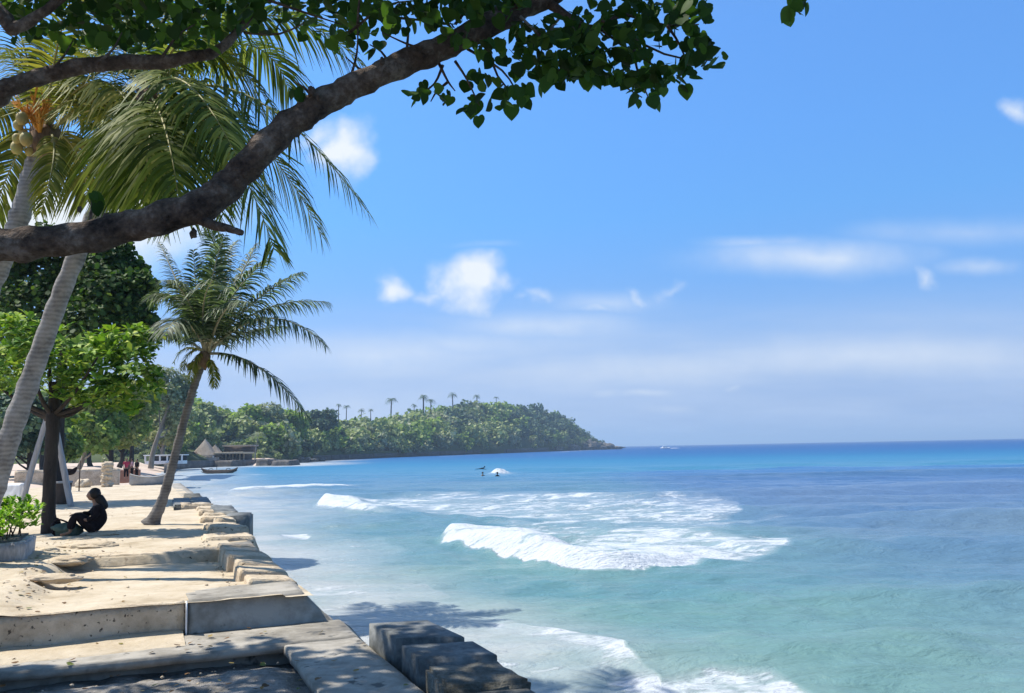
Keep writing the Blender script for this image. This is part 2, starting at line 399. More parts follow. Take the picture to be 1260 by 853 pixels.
# pale stratus band low over the sea
st = b.N.new('ShaderNodeMapping'); b.L.new(cv.outputs[0], st.inputs[0]); st.inputs['Scale'].default_value = (1.2, 9, 1)
band = b.N.new('ShaderNodeMapRange'); band.interpolation_type = 'SMOOTHSTEP'; b.L.new(ce, band.inputs[0])
band.inputs[1].default_value = .20; band.inputs[2].default_value = .085; band.inputs[3].default_value = 0; band.inputs[4].default_value = 1
band2 = b.math('MULTIPLY', band.outputs[0], b.math('MULTIPLY_ADD', b.noise(2.4, 6, .6, st.outputs[0]), 1.7, -.3))
band2 = b.math('MULTIPLY', band2, b.math('GREATER_THAN', sx.outputs[2], 0.0))
hs = b.N.new('ShaderNodeHueSaturation'); hs.inputs['Saturation'].default_value = 1.0; hs.inputs['Value'].default_value = 1.0; b.L.new(sky.outputs[0], hs.inputs['Color'])
tint = b.ramp(b.math('MAXIMUM', sx.outputs[2], 0.0), [(.0, (.27, .46, 1.05)), (.009, (.265, .44, 1.0)), (.040, (.31, .42, .80)), (.084, (.47, .53, .77)), (.129, (.518, .633, .865)), (.173, (.509, .698, .948)), (.26, (.50, .854, 1.136)), (.342, (.572, .956, 1.288)), (.45, (.663, 1.064, 1.42)), (.65, (.95, 1.12, 1.2)), (1.0, (1.15, 1.15, 1.1))])
tinted = b.mix(0.0 if PROBE else 1.0, hs.outputs[0], tint, 'MULTIPLY')
c1 = b.mix(0.0 if PROBE else b.math('MULTIPLY', band2, .9), tinted, (3.2, 3.95, 5.3, 1))
front = b.math('GREATER_THAN', sx.outputs[1], .03)
c2 = b.mix(0.0 if PROBE else b.math('MULTIPLY', dens, front), c1, (5.1, 5.45, 5.8, 1))
bg = b.N.new('ShaderNodeBackground'); b.L.new(c2, bg.inputs[0]); bg.inputs[1].default_value = .115
wo = b.N.new('ShaderNodeOutputWorld'); b.L.new(bg.outputs[0], wo.inputs[0])

sd = bpy.data.lights.new('sun', 'SUN'); sd.energy = 4.2; sd.angle = R(.53); sd.color = (1, .95, .87)
so = bpy.data.objects.new('sun', sd); COL.objects.link(so)
sdir = Vector((math.cos(SUN_EL) * math.sin(SUN_AZ), math.cos(SUN_EL) * math.cos(SUN_AZ), math.sin(SUN_EL)))
so.rotation_euler = sdir.to_track_quat('Z', 'Y').to_euler(); so.location = (-20, 0, 40)

S.view_settings.view_transform = 'Standard'; S.view_settings.look = 'None'; S.view_settings.gamma = 1
S.view_settings.exposure = 0.6
S.render.engine = 'CYCLES'
S.cycles.max_bounces = 6; S.cycles.transparent_max_bounces = 8; S.cycles.caustics_reflective = False; S.cycles.caustics_refractive = False

# ------------------------------------------------------------------ numpy noise
def vnoise(x, y, seed=0):
    xi = np.floor(x).astype(np.int64); yi = np.floor(y).astype(np.int64); fx = x - xi; fy = y - yi
    fx = fx * fx * (3 - 2 * fx); fy = fy * fy * (3 - 2 * fy)
    def h(a, c):
        n = (a * 374761393 + c * 668265263 + seed * 1442695041) & 0x7fffffff
        n = ((n ^ (n >> 13)) * 1274126177) & 0x7fffffff
        return ((n ^ (n >> 16)) & 0xffff) / 65535.0
    return (h(xi, yi) * (1 - fx) + h(xi + 1, yi) * fx) * (1 - fy) + (h(xi, yi + 1) * (1 - fx) + h(xi + 1, yi + 1) * fx) * fy
def fbm(x, y, seed=0, o=4):
    t = 0; a = .5
    for k in range(o): t = t + a * (vnoise(x, y, seed + k) - .5) * 2; x = x * 2.03 + 3.1; y = y * 2.03 + 1.7; a *= .5
    return t
def sstep(a, c, x):
    t = np.clip((x - a) / (c - a), 0, 1); return t * t * (3 - 2 * t)
def polyline(px, py, pts, closed=False):
    """unsigned distance and signed side (positive = beyond / left) to a polyline"""
    best = np.full(px.shape, 1e9); side = np.zeros(px.shape); tt = np.zeros(px.shape)
    n = len(pts); m = n if closed else n - 1
    for i in range(m):
        ax, ay = pts[i]; bx, by = pts[(i + 1) % n]
        dx, dy = bx - ax, by - ay; L = dx * dx + dy * dy + 1e-12
        t = np.clip(((px - ax) * dx + (py - ay) * dy) / L, 0, 1)
        qx, qy = px - ax - t * dx, py - ay - t * dy
        d = np.hypot(qx, qy); k = d < best
        best = np.where(k, d, best); side = np.where(k, np.sign(dx * (py - ay) - dy * (px - ax)), side); tt = np.where(k, (i + t) / m, tt)
    return best, side, tt
def inside(px, py, pts):
    r = np.zeros(px.shape, bool); n = len(pts)
    for i in range(n):
        ax, ay = pts[i]; bx, by = pts[(i + 1) % n]
        if ay == by: continue
        c = ((ay > py) != (by > py)) & (px < (bx - ax) * (py - ay) / (by - ay) + ax); r ^= c
    return r

# ------------------------------------------------------------------ water
def crest(X, Y, pts):
    P = smooth_path(np.array(pts), 80); xs = P[:, 0]; ys = P[:, 1]
    o = np.argsort(xs); xs, ys = xs[o], ys[o]; sl_ = np.gradient(ys, xs)
    k = np.ones(9) / 9; sl_ = np.convolve(np.pad(sl_, 4, 'edge'), k, 'valid')
    yc = np.interp(X, xs, ys); sp = np.interp(X, xs, sl_)
    yc = yc + np.where(X < xs[0], (X - xs[0]) * sl_[0], 0) + np.where(X > xs[-1], (X - xs[-1]) * sl_[-1], 0)
    return (Y - yc) / np.sqrt(1 + sp * sp), np.clip((X - xs[0]) / (xs[-1] - xs[0]), 0, 1)
def build_water():
    r1 = np.exp(np.linspace(math.log(6), math.log(150), 470))
    q = np.arange(1, 75)
    inv = 1 / 150 - q * (1 / 150) / 76.0
    r2 = 1 / inv; r2 = r2[r2 < 9000]
    r = np.concatenate([r1, r2, [14000, 30000]])
    th = np.radians(np.concatenate([np.linspace(-100, -41, 40), np.linspace(-40, 41, 1150), np.linspace(42, 110, 45)]))
    RR, TH = np.meshgrid(r, th, indexing='ij')
    X = RR * np.sin(TH); Y = RR * np.cos(TH)
    sp = np.maximum(np.gradient(r)[:, None] * np.ones_like(TH), RR * 0.0013)
    Z = np.zeros_like(X)
    g = np.random.default_rng(5)
    base = R(-68)       # direction the waves travel from, measured in the plane
    for k in range(54):
        lam = math.exp(g.uniform(math.log(.45), math.log(16)))
        a = math.atan2(.95, .32) + g.normal() * (.55 if lam < 4 else .22)
        wt = sstep(2.0, 4.5, lam / sp)
        amp = .0056 * lam * (1 if lam < 6 else .62)
        wav = np.sin(2 * math.pi / lam * (X * math.cos(a) + Y * math.sin(a)) + g.uniform(0, 6.28) + 1.3 * fbm(X / (lam * 4), Y / (lam * 4), 40 + k, 2))
        Z += amp * wt * wav
    # swell lines farther out
    for (yc, xc, ht, wd, lx, tilt) in [(62, 34, .5, 3.2, 30, .05), (88, 50, .55, 4, 45, .03), (39, 22, .3, 2.2, 14, .12), (130, 30, .5, 5, 70, 0), (15.5, 7.5, .16, 1.2, 6, .2), (21, 13, .2, 1.5, 9, .1), (45, -6, .22, 2.0, 12, -.1), (75, -12, .3, 2.5, 22, .0)]:
        d = Y - yc - tilt * (X - xc) - 1.2 * fbm(X / 12, Y / 30, int(yc), 2)
        Z += ht * np.exp(-(d / wd) ** 2) * np.exp(-((X - xc) / lx) ** 2)
    sX, sL = (X - O2[0]) * D2[0] + (Y - O2[1]) * D2[1], (X - O2[0]) * N2[0] + (Y - O2[1]) * N2[1]
    off = -sL
    calm = sstep(0.5, 9, off); near = Y < 60
    Z = np.where(near, Z * (.25 + .75 * calm), Z)
    P0 = np.stack([X, Y, np.full_like(X, SEA)], -1)
    U, Vv, _w = project(P0.reshape(-1, 3)); U = U.reshape(X.shape); Vv = Vv.reshape(X.shape)
    Vn = Vv + 5 * fbm(X / 2.2, Y / 5, 3, 4); Un = U + 26 * fbm(X / 1.8, Y / 3.5, 9, 4)
    foam = np.zeros_like(X)
    def W2(pts): return [tuple(pl(u, v, SEA)[:2]) for u, v in pts]
    # breaking wave: front foot of the roller
    c = W2([(532, 668), (570, 676), (612, 684), (655, 694), (710, 705), (765, 706), (815, 700), (865, 692), (925, 684)])
    d, t = crest(X, Y, c)
    d0 = d + .14 * fbm(X / 2.2, Y / 2.2, 23, 3)
    d = d + .35 * fbm(X / 1.1, Y / 1.1, 21, 4)
    env = sstep(0, .07, t) * (1 - sstep(.66, .99, t)); env = env * (.8 + .35 * np.sin(t * 3.0))
    near_c = (np.hypot(X - 1.5, Y - 28) < 22)
    prof = np.where(d0 < 1.0, sstep(-.35, 1.0, d0), np.exp(-((d0 - 1.0) / 2.4) ** 2))
    Z += near_c * .62 * env * (1 - .55 * sstep(.3, .75, t)) * prof
    rol = near_c * env * sstep(-.3, .15, d) * (1 - sstep(2.0, 3.6, d + .8 * fbm(X / 1.5, Y / 1.5, 8, 3)))
    foam = np.maximum(foam, np.clip(rol * 1.6, 0, 1))
    Z += near_c * rol * .06 * fbm(X * 1.3, Y * 1.5, 77, 3)
    # older broken wave further out
    c = W2([(386, 621), (425, 628), (470, 632), (520, 636), (600, 640)])
    d, t = crest(X, Y, c); d = d + .6 * fbm(X / 2.5, Y / 2.5, 31, 4)
    k = (np.hypot(X + 9, Y - 55) < 40) * sstep(0, .04, t) * (1 - sstep(.25, .9, t))
    Z += .5 * k * np.where(d < .8, sstep(-.4, .8, d), np.exp(-((d - .8) / 2.2) ** 2))
    foam = np.maximum(foam, k * sstep(-.4, .2, d) * (1 - sstep(1.8, 4.6, d)))
    c = W2([(268, 606), (330, 604), (400, 602), (462, 600)])
    d, t = crest(X, Y, c); d = d + .8 * fbm(X / 3, Y / 3, 37, 3)
    k = sstep(0, .1, t) * (1 - sstep(.7, 1, t)) * (Y > 50) * (Y < 160)
    Z += .4 * k * np.exp(-((d - 1.2) / 1.8) ** 2) * (d > -2)
    foam = np.maximum(foam, k * sstep(-.5, .4, d) * (1 - sstep(3.0, 7.5, d)))
    # streaky foam fields
    def field(poly, strength, feather):
        dd, _, _ = polyline(Un, Vn, poly, True); ins = inside(Un, Vn, poly)
        sd_ = np.where(ins, dd, -dd)
        return strength * sstep(-feather * .3, feather, sd_)
    foam = np.maximum(foam, field([(400, 616), (470, 606), (700, 603), (930, 610), (900, 640), (850, 652), (700, 652), (560, 640), (470, 632)], .74, 9))
    foam = np.maximum(foam, field([(700, 660), (780, 646), (900, 655), (1000, 664), (960, 682), (900, 692), (820, 694), (740, 690)], .86, 8))
    foam = np.maximum(foam, field([(560, 640), (760, 640), (1000, 630), (860, 665), (740, 675), (620, 655)], .64, 8))
    foam = np.maximum(foam, field([(338, 654), (378, 658), (374, 668), (345, 664)], .95, 4))
    foam = np.maximum(foam, field([(345, 668), (480, 655), (500, 685), (430, 720), (350, 690)], .5, 14))
    foam = np.maximum(foam, field([(770, 856), (800, 835), (880, 826), (960, 832), (1010, 860), (900, 900), (760, 900)], .85, 12))
    foam = np.maximum(foam, field([(540, 650), (590, 578), (600, 575)], .0, 5))
    q0 = pl(615, 583.5, SEA)
    gx = (X - q0[0]) / 1.35 + .25 * fbm(X * 1.1, Y * .6, 16, 3); gy = (Y - q0[1] - .9 * (X - q0[0])) / 1.9
    hump = np.exp(-gx ** 2 * (1 + .5 * (gx < 0)) - gy ** 2) * (Y > 90)
    Z += .7 * hump * (1 + .3 * fbm(X * 1.5, Y, 18, 3)) * (1 - .6 * sstep(0, 1.2, gx)); foam = np.maximum(foam, np.clip(2.0 * hump * (1 + .7 * fbm(X * 1.3, Y * .7, 19, 3)), 0, 1))
    foam = np.maximum(foam, .75 * np.exp(-((X - q0[0]) / 3.0) ** 2 - ((Y - q0[1] + 1.5) / 5.0) ** 2) * (Y > 90) * (1 + .5 * fbm(X / 1.5, Y / 3, 29, 3)))
    for q_ in ([(560, 563), (600, 559.5), (592, 562)], [(640, 560), (690, 555.5), (700, 557), (650, 562)]):
        foam = np.maximum(foam, field([(a, b_) for a, b_ in q_], .6, 2))
    # bright line of surf along the headland rocks and the far wall
    for pts, wd in (([(735, 553.5), (705, 555.3), (688, 556.5)], 6.0), ([(596, 559.3), (560, 561.2), (545, 562)], 3.0), ([(300, 585), (320, 585)], 2)):
        d, _, t = polyline(X, Y, W2(pts)); foam = np.maximum(foam, .7 * (1 - sstep(wd * .4, wd * 1.2, d + wd * .5 * fbm(X / 6, Y / 6, 4, 2))))
    # swash edge that slides up toward the wall
    c = W2([(560, 735), (620, 766), (668, 782), (712, 792), (752, 803), (776, 822), (800, 845), (815, 880)])
    d, side, t = polyline(X, Y, c); d = d * -side + .25 * fbm(X / .8, Y / .8, 51, 4)
    k = (Y < 24) * sstep(0, .2, t)
    foam = np.maximum(foam, k * (.84 + .4 * fbm(X / .9, Y / .7, 57, 4)) * np.where(d > 0, 1 - sstep(.05, 1.3 + .9 * np.sin(t * 9) ** 2, d), 1 - sstep(.03, .22, -d)))
    Z += k * .05 * np.exp(-(d / .3) ** 2)
    wash_side = sstep(-.2, .5, d) * (Y < 24)
    # thin wash and wet sand beside the wall
    wash = np.where(Y < 75, 1 - sstep(2.0, 8.5 + 1.6 * fbm(X / 4, Y / 4, 61, 3), off), 0)
    dsh, _, _ = polyline(X, Y, SHORE2)
    wash = np.maximum(wash, np.where(Y >= 35, 1 - sstep(2, 10 + .06 * Y, dsh), 0))
    foam = np.maximum(foam, .44 * wash + (.16 + .30 * fbm(X / 1.6, Y / 1.2, 58, 4)) * wash_side)
    # body colour of the water: depth, sand below, painted sky reflection and swell shade
    yy_ = Y + 14 * fbm(X / 60, Y / 40, 71, 3) + .25 * np.maximum(X, 0)
    ly = np.log(np.maximum(yy_, 5))
    st = np.log([5, 14, 26, 45, 70, 100, 130, 210, 377, 900, 4000])
    cr = np.interp(ly, st, [.19, .155, .125, .115, .105, .075, .055, .030, .022, .018, .015])
    cg = np.interp(ly, st, [.29, .27, .25, .22, .20, .18, .19, .165, .105, .08, .07])
    cb = np.interp(ly, st, [.25, .24, .24, .25, .26, .27, .30, .30, .26, .23, .21])
    dkb = np.exp(-((Y - 92 - .04 * X - 3 * fbm(X / 20, Y / 20, 91, 2)) / 6) ** 2) * sstep(8, 30, X) * .38  # dark face of the far swell, painted into the colour
    cr = cr * (1 - dkb); cg = cg * (1 - .8 * dkb); cb = cb * (1 - dkb)
    ex = sstep(2, 14, X - .05 * Y) * (Y < 120)      # deeper, bluer water off to the right
    mott = (fbm(X / 7, Y / 3.2, 81, 4) + .9 * fbm(X / 26, Y / 5.5, 85, 3)) * np.clip(1.2 - Y / 160, .4, 1)  # stretched mottling that paints darker swell lines
    cr = cr * (1 - .10 * ex) * (1 + .22 * mott); cg = cg * (1 - .20 * ex) * (1 + .12 * mott); cb = cb * (1 + .02 * ex)
    wf = np.clip(.72 + .5 * fbm(X / 2.6, Y / 1.4, 63, 4), 0, 1) * np.maximum(wash, .6 * wash_side * (off < 12)); cr += (.46 - cr) * wf; cg += (.46 - cg) * wf; cb += (.43 - cb) * wf
    dk = sstep(900, 2500, Y)
    V = np.stack([X, Y, Z + SEA], -1).reshape(-1, 3)
    nr, ncol = X.shape
    i, j = np.meshgrid(np.arange(nr - 1), np.arange(ncol - 1), indexing='ij'); i = i.ravel(); j = j.ravel()
    F = np.stack([i * ncol + j, i * ncol + j + 1, (i + 1) * ncol + j + 1, (i + 1) * ncol + j], 1)[:, ::-1]
    o = mesh_obj('water', V, F, MT['water'], None, True, {'foam': foam.ravel(), 'chop': sstep(60, 260, Y).ravel()})
    ca_ = o.data.color_attributes.new('body', 'FLOAT_COLOR', 'POINT')
    ca_.data.foreach_set('color', np.stack([cr, cg, cb, np.ones_like(cr)], -1).astype(np.float32).ravel())
    tag(o, kind='structure')

m, nt = newmat('sea_water'); b = NB(nt)
chop = b.new('ShaderNodeAttribute', attribute_name='chop'); fa = b.new('ShaderNodeAttribute', attribute_name='foam'); bo = b.new('ShaderNodeAttribute', attribute_name='body')
pv = b.pos()
mp = b.mapping(pv, (.5, 1.0, 1), (0, 0, R(-12)))
n1 = b.noise(1.5, 7, .62, mp, .6); n2 = b.noise(7, 5, .6, mp, .3)
nn = b.math('MULTIPLY_ADD', n2, .35, b.math('MULTIPLY', n1, .75))
mpl = b.mapping(pv, (.22, 1.1, 1), (0, 0, R(-8)))
nl = b.noise(1.1, 6, .6, mpl, 1.2)
nn = b.math('MULTIPLY_ADD', nl, .4, b.math('MULTIPLY', nn, .65))
nn = b.math('MULTIPLY_ADD', nn, 2.3, -.65)
fo = b.math('MULTIPLY', b.math('SUBTRACT', b.math('ADD', fa.outputs['Fac'], .0), b.math('MULTIPLY', nn, .98)), 3.2, clamp=True)
fo2 = b.math('MAXIMUM', fo, b.math('MULTIPLY', b.math('SUBTRACT', fa.outputs['Fac'], .3), .5, clamp=True))
col = b.mix(fo2, bo.outputs['Color'], (.57, .60, .62, 1))
p = b.N.new('ShaderNodeBsdfPrincipled'); b.L.new(col, p.inputs['Base Color'])
b.set(p.inputs['Roughness'], b.math('MULTIPLY_ADD', fo2, .4, b.math('MULTIPLY_ADD', chop.outputs['Fac'], .25, .22))); p.inputs['IOR'].default_value = 1.33
b.set(p.inputs['Specular IOR Level'], b.math('MULTIPLY_ADD', fo2, -.1, b.math('MULTIPLY_ADD', chop.outputs['Fac'], -.15, .27)))
mpb = b.mapping(pv, (.8, 1.6, 1), (0, 0, R(8)))
h = b.math('MULTIPLY_ADD', b.noise(1.6, 7, .62, mpb, .5), 1.0, b.math('MULTIPLY', b.noise(.35, 5, .6, mpb), 2.2))
h = b.math('MULTIPLY_ADD', fo2, b.math('MULTIPLY', n2, 1.1), h)
b.L.new(b.bump(h, .8, .17), p.inputs['Normal'])
o_ = b.N.new('ShaderNodeOutputMaterial'); b.L.new(p.outputs[0], o_.inputs[0]); MT['water'] = m

# ------------------------------------------------------------------ coast terrain
def P2(u, v, z=SEA): return tuple(pl(u, v, z)[:2])
SHORE = [tuple(W(-60, .6)[:2]), tuple(W(38, .6)[:2]), (-19.5, 50), (-23.5, 62), (-30, 75), (-43, 100), (-57, 140), (-70, 170), (-84, 212), (-84, 256), (-62, 236), (-64, 262), (-82, 300), (-81, 353)]
SHORE2 = SHORE[1:]
def hl_shore(u):
    us = [-400, -100, 100, 200, 250, 300, 340, 370, 395, 430, 470, 520, 560, 610, 650, 690, 715, 737]
    ds = [230, 222, 215, 212, 240, 262, 270, 320, 353, 385, 430, 490, 545, 620, 720, 822, 900, 950]
    d = float(np.interp(u, us, ds)); return d
TOPS = [(-400, 470), (100, 480), (200, 492), (240, 498), (300, 503), (350, 505), (385, 512), (405, 519), (430, 518), (470, 517), (510, 507), (540, 500), (570, 497), (612, 496), (630, 500), (662, 506), (690, 518), (703, 527), (720, 538), (730, 546), (737, 550)]
def top_v(u): return float(np.interp(u, [a for a, _ in TOPS], [c for _, c in TOPS]))
def hill_point(u, t):
    """t=0 shore, t=1 ridge, beyond = behind the ridge"""
    d0 = hl_shore(u); depth = 95 if u < 380 else 60 + 50 * min(1, (u - 380) / 120)
    if u > 650: depth *= max(.25, 1 - (u - 650) / 110)
    d = d0 + depth * t
    zr = max(CAMZ + (hor(u) - top_v(u) + 0.0) / FPX * (d0 + depth) - (float(np.interp(u, [370, 430, 560, 630, 690, 715, 735], [8.5, 11, 11, 9, 5, 3, 1]))), -.5)
    z0 = 1.2 if u > 380 else -.5
    if u > 672: z0 = 1.0
    prof = (t ** .8 if t < 1 else 1 - .3 * (t - 1))
    x = (u - 630) / FPX * d * 1.012
    z = z0 + (zr - z0) * prof
    if t <= 0: z = z0
    return np.array([x, d, z])
def build_land():
    # flat coast strip
    xs = np.concatenate([np.linspace(-420, -130, 25), np.linspace(-125, -3, 123)]); ys = np.concatenate([np.linspace(-60, 30, 40), np.linspace(31, 120, 90), np.linspace(122, 370, 100)])
    X, Y = np.meshgrid(xs, ys, indexing='ij')
    poly = SHORE + [(-600, 420), (-600, -60)]
    d, _, _ = polyline(X, Y, SHORE); ins = inside(X, Y, poly)
    sd_ = np.where(ins, d, -d)
    z = np.clip(-2.15 + sd_ * .22, -3.2, 0) + .1 * fbm(X / 6, Y / 6, 5, 3) * sstep(4, 12, sd_)
    z = z + .004 * np.maximum(sd_ - 30, 0)
    z = np.where(Y < 44, np.minimum(z, -.55) - .8 * (sd_ < 3), z)
    i, j = np.meshgrid(np.arange(X.shape[0] - 1), np.arange(X.shape[1] - 1), indexing='ij'); i = i.ravel(); j = j.ravel(); n = X.shape[1]
    F = np.stack([i * n + j, (i + 1) * n + j, (i + 1) * n + j + 1, i * n + j + 1], 1)
    tag(mesh_obj('beach', np.stack([X, Y, z], -1).reshape(-1, 3), F, MT['far_sand'], None, True), kind='structure')
    # wooded hills and headland
    us = np.concatenate([np.linspace(-400, 360, 50), np.linspace(370, 738, 90)]); ts = np.linspace(0, 2.4, 30)
    V = [np.concatenate([[hill_point(u, 0) * np.array([1, 1, 0]) + np.array([0, 0, -3.5])], [hill_point(u, t) + np.array([0, 0, 1.2 * noise.noise(Vector((u * .06, t * 4, 1))) * (t > 0)]) for t in ts]]) for u in us]
    V = np.array(V); nu, ntt = V.shape[:2]
    i, j = np.meshgrid(np.arange(nu - 1), np.arange(ntt - 1), indexing='ij'); i = i.ravel(); j = j.ravel()
    F = np.stack([i * ntt + j, (i + 1) * ntt + j, (i + 1) * ntt + j + 1, i * ntt + j + 1], 1)
    tag(mesh_obj('hills', V.reshape(-1, 3), F, MT['hill'], None, True), kind='structure')

# ------------------------------------------------------------------ near ground
def gz(s, l):
    z = .009 * fbm(s * 4.6, l * 4.6, 3, 3) + .022 * fbm(s * 1.1, l * 1.1, 2, 4) + .02 * fbm(s * .35, l * .35, 4, 2)
    bay = sstep(.75, .95, s) * (1 - sstep(5.75, 5.8, s)) * (1 - sstep(2.75, 3.1, l + .12 * fbm(s * 2, l * 2, 6, 2)))
    drop = -.012 - .03 * sstep(.8, 2.3, s) - .055 * sstep(2.30 + .10 * 1, 2.36 + .1, s + .12 * fbm(s * 0 + 1, l * 2.2, 8, 2)) - .05 * sstep(2.5, 5.6, s)
    z = z + bay * drop
    bank = sstep(2.8, 3.3, l) * (1 - sstep(6.5, 9.5, s))
    z = z + bank * (.05 + .05 * fbm(s * 2.6, l * 2.6, 12, 4))
    z = z - .08 * sstep(36, 44, s)
    z = z + .03 * np.maximum(l - 7, 0) * sstep(7, 14, l) * .2
    return z
def build_near_ground():
    s = np.concatenate([np.linspace(.80, 8, 210), np.linspace(8.05, 20, 130), np.linspace(20.2, 46, 100)]); l = np.concatenate([np.linspace(-.05, 4.5, 130), np.linspace(4.6, 12, 60), np.linspace(12.5, 70, 40)])
    SS, LL = np.meshgrid(s, l, indexing='ij')
    Z = gz(SS, LL) - .03 * (LL < .3)
    X = O2[0] + D2[0] * SS + N2[0] * LL; Y = O2[1] + D2[1] * SS + N2[1] * LL
    n = SS.shape[1]; i, j = np.meshgrid(np.arange(SS.shape[0] - 1), np.arange(n - 1), indexing='ij'); i = i.ravel(); j = j.ravel()
    F = np.stack([i * n + j, (i + 1) * n + j, (i + 1) * n + j + 1, i * n + j + 1], 1)
    tag(mesh_obj('ground', np.stack([X, Y, Z], -1).reshape(-1, 3), F, MT['sand'], None, True), kind='structure')
    s = np.linspace(-14, .02, 230); l = np.concatenate([np.linspace(.26, 5, 110), np.linspace(5.1, 70, 60)])
    SS, LL = np.meshgrid(s, l, indexing='ij')
    Z = -.462 + .035 * fbm(SS * 1.6, LL * 1.6, 22, 4) + .03 * fbm(SS * 7, LL * 7, 24, 3) - .075 * sstep(-.62, -.25, SS) - .05 * (1 - sstep(.42, .75, LL)) + .55 * sstep(6, 8, LL)
    X = O2[0] + D2[0] * SS + N2[0] * LL; Y = O2[1] + D2[1] * SS + N2[1] * LL
    n = SS.shape[1]; i, j = np.meshgrid(np.arange(SS.shape[0] - 1), np.arange(n - 1), indexing='ij'); i = i.ravel(); j = j.ravel()
    F = np.stack([i * n + j, (i + 1) * n + j, (i + 1) * n + j + 1, i * n + j + 1], 1)
    tag(mesh_obj('terrain', np.stack([X, Y, Z], -1).reshape(-1, 3), F, MT['pit'], None, True), kind='structure')

def hexa(B, T, n=6, amp=.01, fs=3.0, seed=0, bev=.0):
    """subdivided hexahedron; B and T are four bottom / top corners in the same order"""
    B = np.asarray(B, float); T = np.asarray(T, float)
    bm = bmesh.new(); bmesh.ops.create_cube(bm, size=1.0)
    L = [np.linalg.norm(T[1] - T[0]), np.linalg.norm(T[3] - T[0]), np.linalg.norm(T[0] - B[0])]
    for v in bm.verts: v.co = Vector(((v.co.x + .5) * L[0], (v.co.y + .5) * L[1], (v.co.z + .5) * L[2]))
    if bev: bmesh.ops.bevel(bm, geom=bm.edges[:], offset=bev, segments=2, affect='EDGES')
    step = max(L) / n
    for _ in range(6):
        es = [e for e in bm.edges if e.calc_length() > step * 1.5]
        if not es: break
        bmesh.ops.subdivide_edges(bm, edges=es, cuts=1, use_grid_fill=True)
    bmesh.ops.triangulate(bm, faces=[f for f in bm.faces if len(f.verts) > 4])
    bm.normal_update()
    for v in bm.verts:
        if amp:
            q = v.co * fs + Vector((seed * 7.1, 1, 2)); v.co += v.normal * amp * (noise.noise(q) + .5 * noise.noise(q * 3.1))
    for v in bm.verts:
        x, y, z = v.co.x / L[0], v.co.y / L[1], v.co.z / L[2]
        lo = B[0] * (1 - x) * (1 - y) + B[1] * x * (1 - y) + B[2] * x * y + B[3] * (1 - x) * y
        hi = T[0] * (1 - x) * (1 - y) + T[1] * x * (1 - y) + T[2] * x * y + T[3] * (1 - x) * y
        v.co = Vector(lo * (1 - z) + hi * z)
    return from_bm(bm)
def slbox(s0, s1, l0, l1, z0, z1, **k):
    return hexa([W(s0, l0, z0), W(s0, l1, z0), W(s1, l1, z0), W(s1, l0, z0)], [W(s0, l0, z1), W(s0, l1, z1), W(s1, l1, z1), W(s1, l0, z1)], **k)
def add(name, VF, mat, parent=None, smooth=False):
    return mesh_obj(name, VF[0], VF[1], mat, parent, smooth)

